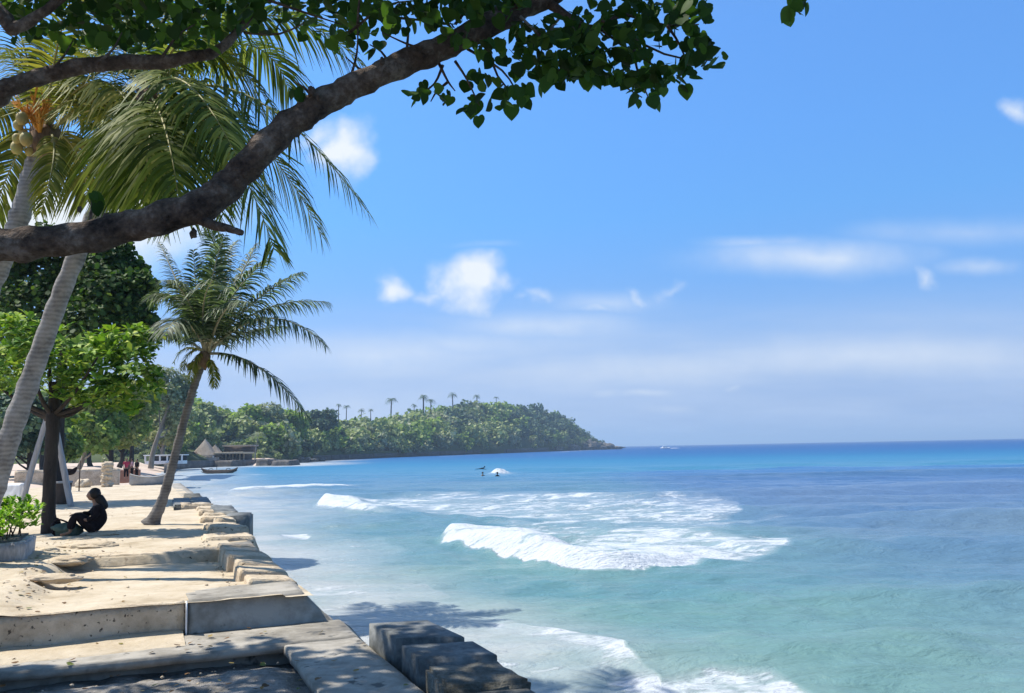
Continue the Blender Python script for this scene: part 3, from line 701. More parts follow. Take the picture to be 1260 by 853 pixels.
def build_walkway():
    # lower paved level: cross strip and seaward strip round the sunken bed
    add_ = Acc()
    add_.add(*hexa([W(-.26, -.40, -.42), W(-.10, 7, -.42), W(.76, 7, -.42), W(.76, -.46, -.42)], [W(-.26, -.3, -.33), W(-.18, 7, -.33), W(.76, 7, -.33), W(.76, -.33, -.33)], n=64, amp=.008, fs=3, bev=.008))
    add_.add(*slbox(.0, .758, -.40, 7, -2.8, -.421, n=24, amp=.01))
    add_.add(*hexa([W(-14, -.42, -.43), W(-14, .42, -.43), W(-.262, .45, -.43), W(-.262, -.42, -.43)], [W(-14, -.3, -.332), W(-14, .47, -.332), W(-.262, .45, -.332), W(-.262, -.3, -.332)], n=110, amp=.020, fs=4.5, seed=3, bev=.01))
    add_.add(*slbox(-14, -.005, -.42, .28, -2.8, -.432, n=60, amp=.01, seed=5))
    o = add_.build('path', MT['concrete']); tag(o, kind='structure')
    n1_, n2_ = 26, 70; SS, LL = np.meshgrid(np.linspace(.10, .80, n1_), np.linspace(1.36, 7, n2_), indexing='ij')
    SS = SS + .10 * fbm(LL * 1.4, LL * 0 + 3, 15, 3) * (1 - (SS - .1) / .7)
    ZZ = -.330 + .018 * sstep(.1, .35, SS) * (1 + .6 * fbm(SS * 4, LL * 4, 16, 3)) - .02 * (SS < .14) + .03 * sstep(.6, .8, SS) * (.5 + fbm(LL * 2, SS, 17, 2))
    X_ = O2[0] + D2[0] * SS + N2[0] * LL; Y_ = O2[1] + D2[1] * SS + N2[1] * LL
    i, j = np.meshgrid(np.arange(n1_ - 1), np.arange(n2_ - 1), indexing='ij'); i = i.ravel(); j = j.ravel()
    tag(mesh_obj('sand', np.stack([X_, Y_, ZZ], -1).reshape(-1, 3), np.stack([i * n2_ + j, (i + 1) * n2_ + j, (i + 1) * n2_ + j + 1, i * n2_ + j + 1], 1), MT['sand'], None, True), kind='structure')
    # sea wall
    t = empty('sea_wall', W(8, 0, -2.2), 'long concrete sea wall with raised worn coping edging the sandy walkway', 'wall')
    A = Acc()
    A.add(*hexa([W(.765, -.66, -3), W(.765, 1.3, -3), W(1.90, 1.3, -3), W(1.90, -.66, -3)], [W(.765, -.40, -.452), W(.765, 1.3, -.452), W(1.90, 1.3, -.452), W(1.90, -.40, -.452)], n=30, amp=.004))
    for s0, s1, e0, e1 in [(1.901, 6, .03, -.04), (6.001, 12, -.04, -.26), (12.001, 44, -.26, -.35)]:
        A.add(*hexa([W(s0, e0 - .5, -3), W(s0, .4, -3), W(s1, .4, -3), W(s1, e1 - .5, -3)], [W(s0, e0, -.03), W(s0, .4, -.03), W(s1, .4, -.03), W(s1, e1, -.03)], n=int(4 + (s1 - s0) * 5), amp=.02, fs=1.5, seed=int(s0)))
    A.build('wall_face', MT['concrete'], t)
    rr = random.Random(4); s = 1.75; k = 0
    while s < 5.7:
        ln = rr.uniform(.55, .95); zt = .055 + rr.uniform(-.012, .03) + .03 * (s > 3); li = .62 + rr.uniform(-.06, .05)
        add('coping_stone', hexa([W(s, -.14, -.3), W(s, li, -.3), W(s + ln, li, -.3), W(s + ln, -.14, -.3)], [W(s + rr.uniform(0, .05), .03 + rr.uniform(-.04, .03), zt - .05), W(s + .04, li - .05, zt + .02), W(s + ln - .02, li - .05, zt), W(s + ln, .02, zt - .05)], n=16, amp=.012, fs=4, seed=k, bev=.015), MT['tan_concrete'], t, True)
        s += ln + .015; k += 1
    s = 7.6
    while s < 22:
        ln = rr.uniform(.7, 1.5); zt = rr.uniform(.05, .15); li = .5 + rr.uniform(-.25, .3)
        add('coping_stone', hexa([W(s, -.3, -.3), W(s, li, -.3), W(s + ln, li, -.3), W(s + ln, -.3, -.3)], [W(s + .03, -.22, zt - .02), W(s + .04, li - .05, zt + .02), W(s + ln - .05, li - .08, zt), W(s + ln - .03, -.2, zt - .03)], n=14, amp=.035, fs=4, seed=k + 30, bev=.03), MT['cream_stone'] if rr.random() < .4 else MT['tan_concrete'], t, True)
        s += ln + rr.uniform(.02, .3); k += 1
    # first riser, left half: pitted tan beam; right half: smooth grey slab
    o = add('concrete_beam', hexa([W(.80, 1.335, -.6), W(.80, 7.2, -.6), W(.95, 7.2, -.6), W(.95, 1.335, -.6)], [W(.83, 1.335, .0), W(.83, 7.2, .0), W(.95, 7.2, -.0), W(.95, 1.335, .0)], n=70, amp=.014, fs=6, seed=9, bev=.012), MT['tan_concrete'])
    tag(o, 'pitted tan concrete beam holding up the nearest sandy terrace, left half of the step', 'concrete beam')
    o = add('concrete_slab', hexa([W(.72, -.36, -.45), W(.72, 1.32, -.45), W(1.9, 1.32, -.45), W(1.9, -.36, -.45)], [W(1.0, .07, .0), W(.84, 1.32, .012), W(1.9, 1.32, -.04), W(1.9, .03, .01)], n=26, amp=.012, fs=3, seed=12, bev=.02), MT['concrete'])
    tag(o, 'smooth grey sloping concrete slab at the sea end of the nearest step', 'concrete slab')
    o = add('joint_strip', slbox(.705, .86, 1.322, 1.336, -.34, .004, n=6, amp=.001), MT['white_paint'])
    tag(o, 'thin pale vertical mortar strip between the tan beam and the grey slab', 'mortar strip')
    # second cross beam
    o = add('concrete_beam', hexa([W(5.7, .52, -.5), W(5.95, 3.0, -.5), W(6.55, 3.0, -.5), W(6.35, .52, -.5)], [W(5.72, .5, .022), W(5.97, 3.0, .03), W(6.5, 3.0, .02), W(6.3, .5, .02)], n=36, amp=.02, fs=5, seed=19, bev=.025), MT['tan_concrete'])
    tag(o, 'low stained concrete beam crossing the walkway beyond the nearest sandy terrace', 'concrete beam')
    # near wave-breaker blocks
    def blk(top, z, mat, label, seed, zb=-2.6, amp=.0025, bev=.006):
        T = [pl(u, v, z) for u, v in top]; B = [np.array([q[0], q[1], zb]) for q in T]
        o = add('concrete_block', hexa(B, T, n=22, amp=amp, fs=4, seed=seed, bev=bev), MT[mat]); tag(o, label, 'concrete block', 'square blocks outside the sea wall near the camera')
    blk([(488, 786), (572, 784), (526, 763), (454, 767)], -.15, 'dark_block', 'nearer smooth dark concrete block farthest up the row of three beside the lower path', 41)
    blk([(517, 812.5), (612, 806), (582, 789), (494, 794)], -.17, 'dark_block', 'smooth dark concrete block in the middle of the row beside the lower path', 42)
    blk([(549, 846), (654, 837), (614, 814), (523, 819)], -.18, 'mossy', 'rough mossy block with pale lichen beside the lower path', 43, amp=.03, bev=.03)
    blk([(575, 872), (690, 866), (652, 845), (556, 850)], -.2, 'mossy', 'dark rough block cut off by the bottom edge of the picture', 44, amp=.03, bev=.03)
    # farther blocks
    far = [((273, 636), (306, 634), (312, 630), (282, 631), .10, 'dark_block', 'tall grey block with a round hole, standing out into the water'),
           ((262, 629), (294, 630), (286, 622), (258, 621), .12, 'dark_block', 'flat dark block just behind the tall grey block'),
           ((238, 621), (262, 620), (256, 611), (234, 612), .12, 'dark_block', 'dark slab leaning at the wall beyond the flat dark block'),
           ((214, 622), (237, 620), (234, 612), (212, 613), .14, 'dark_block', 'black slab nearest the leaning palm trunk'),
           ((226, 612), (250, 612), (246, 607), (226, 607), .05, 'mossy', 'farthest dark slab at the end of the row by the sand spit')]
    for k, (a, b_, c, d, z, mt, lab) in enumerate(far):
        T = [pl(*a, z), pl(*b_, z), pl(*c, z), pl(*d, z)]; B = [np.array([q[0], q[1], -2.6 if k in (0, 1) else -1.2]) for q in T]
        o = add('concrete_block', hexa(B, T, n=12, amp=.03, fs=3, seed=60 + k, bev=.04), MT[mt]); tag(o, lab, 'concrete block', 'weathered blocks along the far part of the sea wall')
    q = pl(289, 645, .1)
    # cream lumps of masonry on the left bank
    labs = ['long cream rock lump on the bank left of the sandy terrace', 'small cream rock beside the planter foot', 'cracked cream rock ledge nearest the second beam', 'yellowish rock at the left end of the nearest step', 'low cream rock between the two ledges of the bank', 'flat cream stone in the sand near the seated person']
    for k, (u, v, r, sq) in enumerate([(82, 690, .33, (1.3, .8, .22)), (56, 679, .22, (1, .8, .35)), (108, 672, .42, (1.2, .7, .2)), (24, 790, .13, (1, .8, 1.1)), (66, 712, .25, (1.4, .7, .25)), (126, 657, .25, (1.3, .8, .25))]):
        c = pl(u, v, .02 if k != 3 else -.3)
        o = add('rock', ball(c, r, 4, .3, 1.7, k, sq), MT['cream_stone'], None, True); tag(o, labs[k], 'rock', 'cream rocks on the left bank')
    # pebbles: loose bits along edges (uncountable)
    A = Acc(); rr = random.Random(8)
    for k in range(180):
        s_, l_ = rr.uniform(1, 9), rr.choice([rr.gauss(3.1, .25), rr.gauss(.72, .05), rr.uniform(.8, 4)])
        r = rr.uniform(.006, .022); zz = float(gz(np.array([s_]), np.array([l_]))[0])
        A.add(*ball(W(s_, l_, zz + r * .4), r, 1, .4, 1.5, k, (1.2, 1, .7)))
    for k in range(220):
        s_, l_ = rr.uniform(-4, -.3), rr.uniform(.5, 4); r = rr.uniform(.005, .018)
        A.add(*ball(W(s_, l_, -.48 + r * .3), r, 1, .4, 1.5, k, (1.2, 1, .7)))
    tag(A.build('gravel', MT['cream_stone']), 'loose pebbles and crumbs of stone scattered over sand and the sunken bed', 'gravel', kind='stuff')

# ------------------------------------------------------------------ palms
def frond_mesh(P0, Pm, P1, width, n=46, t0=.14, droop=.55, seed=0, hang=.6, rad=.02):
    """rachis through three points with two rows of drooping leaflets"""
    g = np.random.default_rng(seed + 100)
    P0, Pm, P1 = map(lambda a: np.asarray(a, float), (P0, Pm, P1))
    C = 2 * Pm - (P0 + P1) / 2
    f = lambda t: ((1 - t) ** 2)[:, None] * P0 + (2 * t * (1 - t))[:, None] * C + (t ** 2)[:, None] * P1
    tt = np.linspace(0, 1, 18); path = f(tt)
    rV, rF = tube(path, rad * (1.25 - tt * 1.05), 5)
    V = []; F = []; cnt = 0
    t = np.linspace(t0, .995, n)
    for side in (-1, 1):
        q = f(np.clip(t + g.normal(size=n) * .004, 0, 1)); T = unit(np.gradient(f(t), axis=0))
        up = np.array([0, 0, 1.0]) - T * T[:, 2:3]; 
        bad = np.linalg.norm(up, axis=1) < .35
        up[bad] = np.array([0.3, -1, .2]) - T[bad] * (T[bad] @ np.array([0.3, -1, .2]))[:, None]
        up = unit(up); sd = unit(np.cross(T, up)) * side
        k = (t - t0) / (1 - t0)
        ln = width * (np.sin(np.pi * np.clip(.16 + .80 * k, 0, 1)) ** .65) * (1 + g.normal(size=n) * .07)
        fw = .35 + .75 * k
        d = unit(sd * (1.0 + g.normal(size=n)[:, None] * .1) + T * fw[:, None] + up * (.22 + .15 * g.normal(size=n))[:, None])
        wd = .058 * (width / .8) ** .35 * (1 - .45 * k)
        segs = 4; pts = []
        for s in range(segs + 1):
            u = s / segs
            p_ = q + d * (ln * (u - .12 * hang * u * u))[:, None]
            p_[:, 2] -= droop * hang * ln * u ** 2 * (1 + .35 * g.random(n))
            wv = unit(T - d * np.sum(T * d, axis=1)[:, None])
            wk = (wd * [.45, 1, .9, .6, .08][s])[:, None]
            pts.append((p_ - wv * wk * .5, p_ + wv * wk * .5))
        vv = np.stack([x for pr in pts for x in pr], 1)      # n, 2*(segs+1), 3
        V.append(vv.reshape(-1, 3)); m_ = 2 * (segs + 1)
        for s in range(segs):
            b_ = np.arange(n) * m_ + s * 2 + cnt
            F.append(np.stack([b_, b_ + 1, b_ + 3, b_ + 2], 1))
        cnt += n * m_
    LV = np.concatenate(V); LF = np.concatenate(F)
    nr = len(rV)
    VV = np.vstack([rV, LV]); FF = [rF[0], rF[1], LF + nr]
    mids = np.concatenate([np.zeros(len(rF[0]) + len(rF[1]), int), np.ones(len(LF), int)])
    # quads of both kinds must stay in order: rachis quads, rachis caps, leaflets
    return VV, FF, mids

def make_palm(name, label, trunk_px, trunk_y, trunk_r, crown, fronds, width, mats, nleaf=46, lead=None, hang=.6):
    """trunk_px: (u, v) along the trunk; trunk_y: forward distances; fronds: (mid u, v, dy), (tip u, v, dy)"""
    pts = np.array([at(u, v, y) for (u, v), y in zip(trunk_px, trunk_y)])
    path = smooth_path(np.hstack([pts, np.array(trunk_r)[:, None]]), 60)
    t = empty(name, pts[0], label, 'palm tree')
    rad = path[:, 3] * (1 + .05 * np.sin(np.arange(60) * 2.1) + .03 * rng.normal(size=60))
    rad[0] *= 1.35; rad[1] *= 1.2; rad[2] *= 1.1
    add('trunk', tube(path[:, :3], rad, 14, .12, 3), mats[0], t, True)
    cu, cv_, cy = crown; c = at(cu, cv_, cy)
    for k, fr in enumerate(fronds):
        (mu, mv, my), (tu, tv, ty) = fr[0], fr[1]; ws = fr[2] if len(fr) > 2 else 1.0; mm = fr[3] if len(fr) > 3 else mats[2]
        off = rand_unit(1)[0] * .06
        V, F, mids = frond_mesh(c + off, at(mu, mv, cy + my), at(tu, tv, cy + ty), width * ws, nleaf, .12 + .05 * random.random(), .55, k * 7 + len(fronds), hang, .018 * (cy / 14) + .004)
        mesh_obj('frond', V, F, [mats[1], mm], t, False, None, mids)
    return t, c

def palms():
    # leaning grey trunk, green crown
    tB, cB = make_palm('coconut_palm', 'tall coconut palm with smooth pale grey trunk leaning right across the left trees', [(-42, 700), (-12, 615), (15, 530), (47, 440), (80, 350), (115, 268), (150, 205), (182, 135)], [12.6, 12.6, 12.6, 12.6, 12.5, 12.4, 12.3, 12.2],
        [.20, .16, .15, .14, .13, .12, .11, .11], (184, 122, 12.2), [
        ((305, 118, -.6), (450, 258, -1.0)), ((300, 158, .8), (398, 293, 1.4)), ((268, 168, -.9), (338, 308, -1.2)), ((255, 62, .5), (348, 150, .8), 1, MT['frond_a']),
        ((318, 20, .4), (448, 82, .8)), ((300, 55, 1.4), (360, 120, 2.2)), ((185, 160, -1.2), (175, 258, -1.6)), ((205, 165, -1.5), (222, 262, -2.0)), ((240, 150, 1.4), (275, 265, 2.0)),
        ((190, 30, .5), (230, -60, .9)), ((140, 40, .8), (100, -30, 1.2)), ((130, 70, 2.6), (60, 50, 3.6)), ((150, 120, 2.6), (120, 215, 3.6)), ((245, 25, -1.3), (330, -5, -2.4)),
        ((185, 160, 1.8), (190, 245, 2.6)), ((170, 60, 2), (150, 30, 3.4)), ((225, 100, -1.8), (290, 190, -3.0), .9), ((150, 160, -.5), (165, 250, -.4), .9), ((255, 130, .2), (330, 235, .3), .95), ((230, 60, 2.0), (290, 90, 3.4))],
        .95, (MT['palm_bark'], MT['rachis'], MT['frond_b']), 62, hang=.95)
    add('crown_fibre', ball(cB + np.array([-.02, 0, -.15]), .22, 3, .4, 2, 3, (1, 1, 1.4)), MT['fibre'], tB)
    # fruiting palm at the far left
    tA, cA = make_palm('coconut_palm', 'yellow green coconut palm with orange flower stalks and nuts at the far left edge', [(-110, 720), (-85, 560), (-40, 430), (-8, 345), (18, 285), (34, 232), (50, 180)], [14.2, 14.2, 14.1, 14.1, 14.0, 14.0, 14.0],
        [.22, .19, .17, .165, .16, .155, .15], (58, 160, 14.0), [
        ((160, 118, -1.0), (268, 205, -1.6)), ((150, 138, .9), (215, 232, 1.5)), ((65, 95, .3), (44, 48, .5)), ((45, 90, .8), (5, 60, 1.5)), ((110, 60, .7), (180, 20, 1.4)), ((70, 60, -1.0), (95, -20, -2)),
        ((5, 130, .5), (-60, 190, 1)), ((22, 190, .6), (-10, 270, 1)), ((95, 190, .7), (108, 248, 1.3)), ((66, 195, -.7), (50, 262, -.9), .45), ((130, 85, -1.2), (220, 90, -2.4)), ((10, 110, 1.2), (-70, 110, 2.2)),
        ((135, 140, -1.3), (195, 235, -2.2)), ((30, 60, .4), (10, -30, .6)), ((100, 110, 1.8), (160, 130, 3.2)), ((40, 90, 1.6), (10, 70, 3)), ((120, 100, -1.4), (170, 160, -2.6))],
        .95, (MT['palm_bark'], MT['rachis'], MT['frond_a']), 56, hang=.95)
    rr = random.Random(3)
    for k in range(9):      # flower stalks
        a = rr.uniform(0, 6.28); L = rr.uniform(.8, 1.15); d = np.array([math.cos(a) * .42, math.sin(a) * .2 - .35, rr.uniform(.35, .9)])
        A = Acc(); p0 = cA + np.array([0, -.22, -.12]); p1 = p0 + d * L * .6
        A.add(*tube([p0, (p0 + p1) / 2 + np.array([0, 0, .04]), p1], [.03, .022, .015], 6))
        for q in range(16):
            s_ = p0 + (p1 - p0) * rr.uniform(.45, 1); e = s_ + d * .25 + np.array([rr.uniform(-.12, .12), rr.uniform(-.12, .12), rr.uniform(-.15, .12)])
            A.add(*tube([s_, (s_ + e) / 2 + np.array([0, 0, .03]), e], [.012, .011, .006], 4))
        A.build('flower_stalk', MT['orange'], tA)
    for k in range(13):
        a = rr.uniform(0, 6.28); q = cA + np.array([math.cos(a) * .34, math.sin(a) * .2 - .32, rr.uniform(-.5, .02)])
        add('coconut', ball(q, rr.uniform(.07, .115), 2, .1, 1, k, (1, 1, 1.2)), MT['coconut'], tA, True)
    add('crown_fibre', ball(cA + np.array([-.03, 0, -.2]), .24, 3, .4, 2, 5, (1, 1, 1.5)), MT['fibre'], tA)
    # young palm on the walkway
    tC, cC = make_palm('coconut_palm', 'young coconut palm with thin curved trunk growing from the walkway by the sea', [(186, 646), (200, 615), (213, 570), (226, 520), (236, 485), (246, 455), (252, 440)], [20.2, 20.2, 20.1, 20.0, 19.9, 19.8, 19.8],
        [.17, .12, .10, .093, .088, .083, .078], (253, 436, 19.8), [
        ((258, 360, -.2), (276, 290, -.3)), ((243, 375, .4), (238, 308, .7)), ((286, 365, -.6), (332, 318, -1.0)), ((290, 352, .6), (316, 300, 1.0)), ((322, 382, .4), (404, 372, .9)), ((325, 392, -.6), (400, 425, -1.1)), ((312, 372, -.2), (372, 335, -.3)),
        ((318, 452, -.3), (380, 516, -.5), .8), ((222, 372, .2), (184, 366, .3)), ((220, 352, .8), (196, 298, 1.5), .7), ((212, 412, .3), (172, 416, .6), .7), ((232, 370, -.9), (205, 345, -1.7)), ((268, 345, 1.0), (292, 296, 1.6)),
        ((250, 380, -1.2), (262, 345, -2.2)), ((275, 385, -1.3), (305, 372, -2.4)), ((228, 395, -1.2), (205, 410, -2.2)), ((272, 372, 1.4), (300, 350, 2.6)), ((235, 372, 1.3), (215, 345, 2.4)), ((300, 410, .9), (352, 402, 1.8)), ((266, 330, .1), (255, 275, .1), .8)],
        .78, (MT['palm_bark_dark'], MT['rachis_pale'], MT['frond_c']), 66, hang=.95)
    for k, (du, dv) in enumerate([(-4, -2), (-9, 2), (-13, 4), (-2, 4), (-7, 8)]):
        q = at(247 + du, 447 + dv, 19.75); add('coconut', ball(q, .075, 2, .1, 1, k, (1, 1, 1.25)), MT['coconut'], tC, True)
    for k, (mu, mv, tu, tv) in enumerate([(236, 432, 224, 456), (242, 440, 234, 470), (230, 428, 214, 446), (262, 452, 264, 476)]):
        V, F, mids = frond_mesh(cC, at(mu, mv, 19.6), at(tu, tv, 19.5), .22, 26, .25, .5, 300 + k, 1.0, .016)
        o = mesh_obj('withered_frond', V, F, [MT['rachis'], MT['frond_a']], tC, False, None, mids)
        o['label'] = 'short yellowed hanging frond'
    add('crown_fibre', ball(cC + np.array([-.02, 0, -.12]), .14, 3, .4, 2, 3, (1, 1, 1.8)), MT['fibre'], tC)

# ------------------------------------------------------------------ foreground tree
def big_tree():
    base = np.array([-4.6, 3.6, -.05])
    t = empty('sea_hibiscus_tree', base, 'overhanging heart leaved shade tree whose dark branches cross the top of the view', 'tree')
    tr = smooth_path([(-4.7, 3.5, -.3, .36), (-4.62, 3.6, .6, .29), (-4.4, 3.8, 1.6, .26), (-4.2, 4.0, 2.5, .24), (-4.3, 4.0, 3.4, .2), (-4.6, 3.8, 4.6, .16), (-4.9, 3.4, 6.0, .1)], 40)
    add('trunk', tube(tr[:, :3], tr[:, 3], 18, .25, 1), MT['bark'], t, True)
    def limb(px, ys, rpx, name='branch', n=70, rough=.28, start=None):
        rows = [list(at(u, v, y)) + [r * y / FPX] for (u, v), y, r in zip(px, ys, rpx)]
        if start: rows = [start] + rows
        p_ = smooth_path(rows, n); ob = add(name, tube(p_[:, :3], p_[:, 3], 16, rough, len(px)), MT['bark'], t, True); return ob
    b1 = limb([(-60, 304), (10, 302), (60, 298), (110, 291), (150, 281), (190, 271), (250, 252), (285, 224), (312, 196), (345, 162), (382, 136), (420, 114), (470, 90), (520, 69), (580, 42), (640, 12), (695, -18), (770, -75), (860, -150)],
              [4.4, 4.4, 4.42, 4.45, 4.5, 4.5, 4.55, 4.6, 4.6, 4.62, 4.65, 4.7, 4.72, 4.78, 4.8, 4.85, 4.9, 5.0, 5.1], [23, 21, 20.5, 20, 20, 19.5, 21, 19.5, 19, 19, 17.5, 17, 16, 16.5, 16, 15, 14, 12, 9], n=130, start=[-4.15, 4.1, 2.55, .14])
    b2 = limb([(-40, 128), (10, 108), (55, 93), (100, 82), (150, 77), (200, 76), (235, 70), (266, 63), (300, 30), (330, -20)], [4.9, 4.95, 5, 5, 5.05, 5.1, 5.1, 5.15, 5.2, 5.3], [13, 11.5, 10.5, 10, 9.5, 9, 7.5, 6.5, 5, 4], start=[-4.25, 4.0, 3.3, .1], rough=.2)
    limb([(243, 268), (262, 277), (282, 282), (298, 287)], [4.55, 4.5, 4.45, 4.42], [8, 6, 5, 3.5], 'branch', 14)
    limb([(700, -60), (640, -40), (560, -25), (520, -30)], [4.9, 5.2, 5.4, 5.5], [10, 8, 6, 4], 'branch', 20)
    limb([(-60, -40), (5, 22), (18, 35), (60, 10), (110, -30)], [4.6, 4.6, 4.6, 4.6, 4.6], [14, 10, 8, 6, 4], 'branch', 20)
    limb([(660, -5), (690, 14), (712, 30), (735, 34), (760, 20)], [4.9, 4.85, 4.8, 4.8, 4.8], [7, 6, 5, 4, 3], 'branch', 18)
    rr = random.Random(5)
    # knots on the underside
    for (u, v, r) in [(383, 112, .02), (392, 119, .014), (131, 270, .022), (238, 288, .02), (98, 258, .012), (300, 212, .02), (470, 76, .015), (122, 306, .014)]:
        add('bark_knot', ball(at(u, v, 4.55), r, 2, .6, 2, int(u), (1, 1, 1.6)), MT['bark'], b1, True)
    # twigs
    tips = []
    def twig(u0, v0, u1, v1, y, r=2.2, k=3, y2=None):
        y2 = y2 or y
        a, c = at(u0, v0, y), at(u1, v1, y2); mid = (a + c) / 2 + rand_unit(1)[0] * np.linalg.norm(c - a) * .12
        P = smooth_path([a, mid, c], 7); add('twig', tube(P, np.linspace(r, r * .35, 7) * y / FPX, 5), MT['bark'], t, True)
        tips.append(c)
    for (u0, v0, u1, v1) in [(540, 78, 560, 112), (560, 75, 590, 130), (545, 80, 515, 118), (552, 100, 530, 125), (575, 60, 640, 120), (600, 50, 645, 128), (520, 60, 470, 40), (480, 80, 455, 55), (430, 100, 440, 20), (500, 66, 490, 5), (450, 90, 425, 70), (640, 20, 690, 90), (650, 30, 700, 60),
                             (700, 30, 740, 100), (710, 28, 790, 120), (730, 30, 830, 95), (740, 25, 880, 75), (760, 15, 860, 30), (690, 20, 660, 80), (430, 40, 520, 0), (470, 20, 560, 30), (440, 30, 450, -30), (650, 0, 720, -30), (820, 30, 850, 90), (780, 60, 800, 125), (384, 118, 362, 100), (110, 275, 112, 245),
                             (560, 30, 610, -10), (940, -80, 985, 18), (860, -150, 960, -40), (300, 40, 390, 20), (200, 70, 240, 30), (120, 78, 150, 40), (60, 90, 90, 50), (330, 0, 420, 30)]:
        twig(u0, v0, u1, v1, rr.uniform(4.6, 5.0))
    # foliage in view (survey cluster centre, size, count, distance range)
    LP = []; LS = []
    def clus(u, v, ru, rv, n, y0=4.3, y1=5.1, s=.072):
        for k in range(int(n * (.95 if n < 26 else .85))):
            a = rr.uniform(0, 6.28); q = math.sqrt(rr.random())
            LP.append(at(u + ru * q * math.cos(a), v + rv * q * math.sin(a) - 3, rr.uniform(y0, y1))); LS.append(s * rr.uniform(.65, 1.25))
    for a in [(519, 115, 17, 12, 16), (545, 118, 10, 14, 8), (592, 100, 18, 10, 12), (583, 135, 13, 14, 10), (634, 118, 20, 16, 20), (612, 128, 10, 6, 4),
              (640, 78, 22, 20, 30), (690, 60, 40, 40, 110), (740, 50, 50, 50, 150), (715, 88, 30, 22, 40), (675, 95, 20, 15, 22), (800, 25, 50, 35, 90), (850, 20, 28, 28, 45), (770, 80, 40, 22, 45), (795, 112, 22, 18, 30), (838, 92, 18, 20, 24), (858, 58, 22, 20, 24), (878, 76, 12, 12, 10), (812, 92, 16, 14, 14), (755, 95, 16, 10, 6),
              (975, 8, 12, 22, 14), (985, 2, 14, 10, 8), (458, 52, 14, 14, 8), (497, 22, 40, 22, 60), (550, 15, 40, 22, 75), (610, 8, 40, 16, 60), (600, 60, 26, 14, 20), (560, 45, 20, 14, 20), (650, 45, 20, 16, 24), (470, 12, 30, 14, 26),
              (367, 118, 7, 6, 3, 4.55, 4.62), (362, 101, 3, 3, 1, 4.55, 4.6)]:
        clus(*a)
    # the fresh leaf at left on the branch
    for a in [(112, 246, 9, 12, 5, 4.4, 4.5)]: clus(*a)
    # dense far canopy across the top left
    for (u, v, ru, rv, n) in [(60, 8, 60, 34, 170), (130, 18, 60, 34, 190), (200, 22, 60, 30, 190), (270, 12, 60, 26, 150), (340, 8, 50, 26, 120), (410, 20, 40, 30, 90), (425, 50, 22, 22, 26), (90, 45, 40, 18, 45), (230, 48, 50, 16, 50), (150, 50, 40, 14, 40), (380, 35, 20, 12, 12), (30, 20, 25, 35, 70), (300, 32, 40, 14, 30)]:
        clus(u, v, ru, rv, int(n * .8), 4.8, 6.6, .075)
    clus(200, -40, 260, 40, 380, 4.5, 7, .1); clus(650, -50, 230, 40, 380, 4.5, 6.5, .1)
    n_in = len(LP)
    P = np.array(LP); n = len(P)
    def leaves(P, Ssz):
        n = len(P)
        az = rng.random(n) * 6.283; tilt = rng.normal(size=n) * .5 - .75
        Y = np.stack([np.cos(az) * np.cos(tilt), np.sin(az) * np.cos(tilt), np.sin(tilt)], 1)
        Nn = unit(np.array([0, 0, 1.0]) + rng.normal(size=(n, 3)) * .65)
        X, Yx, Z = axes(Y, Nn)
        return scatter(HEART, HEARTF, P, X, Yx, Z, Ssz)
    V1, F1 = leaves(P, np.array(LS))
    # crown above the picture that shades the walkway
    Q = []
    def skip(pt):
        return False
    for (c, r, n_) in [((-3.4, 5.4, 6.6), (2.6, 2.0, .9), 900), ((-1.2, 5.2, 6.2), (2.4, 1.8, .8), 760), ((-5.6, 6.6, 7.0), (2.2, 2.2, .9), 700), ((-5.6, 4.2, 6.4), (2.4, 2.2, 1.1), 620), ((-3.5, 2.8, 6.0), (2.8, 1.8, 1.0), 620), ((.8, 4.6, 5.6), (2.0, 1.6, .7), 480), ((-2.8, 7.4, 7.6), (1.8, 1.2, .6), 500), ((-6.5, 8.2, 8.2), (1.8, 1.4, .7), 450), ((-1.0, 3.0, 5.6), (2.2, 1.4, .8), 500), ((-8.6, 7.8, 6.4), (2.0, 1.7, .8), 1900), ((-7.4, 5.8, 6.2), (2.2, 1.9, .8), 2100), ((-6.4, 9.4, 7.0), (1.5, 1.3, .6), 1050), ((-9.4, 7.6, 6.5), (1.3, .9, .5), 420), ((-6.3, 4.0, 5.6), (2.0, 1.6, .8), 1200), ((-4.9, 9.3, 7.4), (1.6, 1.2, .5), 800)]:
        p_, _ = in_blob(c, r, n_, .0); Q.append(p_)
    Q = np.concatenate(Q); u, v, _ = project(Q); 
    Q = Q[(v < -12) | (u < -60) | (Q[:, 1] < .5)]
    V2, F2 = leaves(Q, np.full(len(Q), .15) * (.7 + .6 * rng.random(len(Q))))
    mesh_obj('crown', np.vstack([V1, V2]), np.concatenate([F1, F2 + len(V1)]), MT['heart'], t, True)
    for (a, c) in [((-4.3, 4.0, 3.3), (-3.4, 5.4, 6.4)), ((-4.6, 3.8, 4.6), (-5.6, 6.6, 6.9)), ((-4.5, 3.9, 4.0), (-3.5, 2.8, 5.9)), ((-3.6, 4.9, 5.6), (-1.2, 5.2, 6.1)), ((-1.6, 5.15, 6.0), (.8, 4.6, 5.7)), ((-4.6, 3.8, 4.6), (-8.4, 7.6, 6.3)), ((-4.8, 3.6, 5.2), (-7.4, 5.8, 6.2)), ((-4.6, 3.8, 4.6), (-5.8, 4.2, 6.3))]:
        a = np.array(a); c = np.array(c); mid = (a + c) / 2 + np.array([0, 0, -.25]); add('branch', tube(smooth_path([a, mid, c], 10), np.linspace(.07, .02, 10), 7), MT['bark'], t, True)

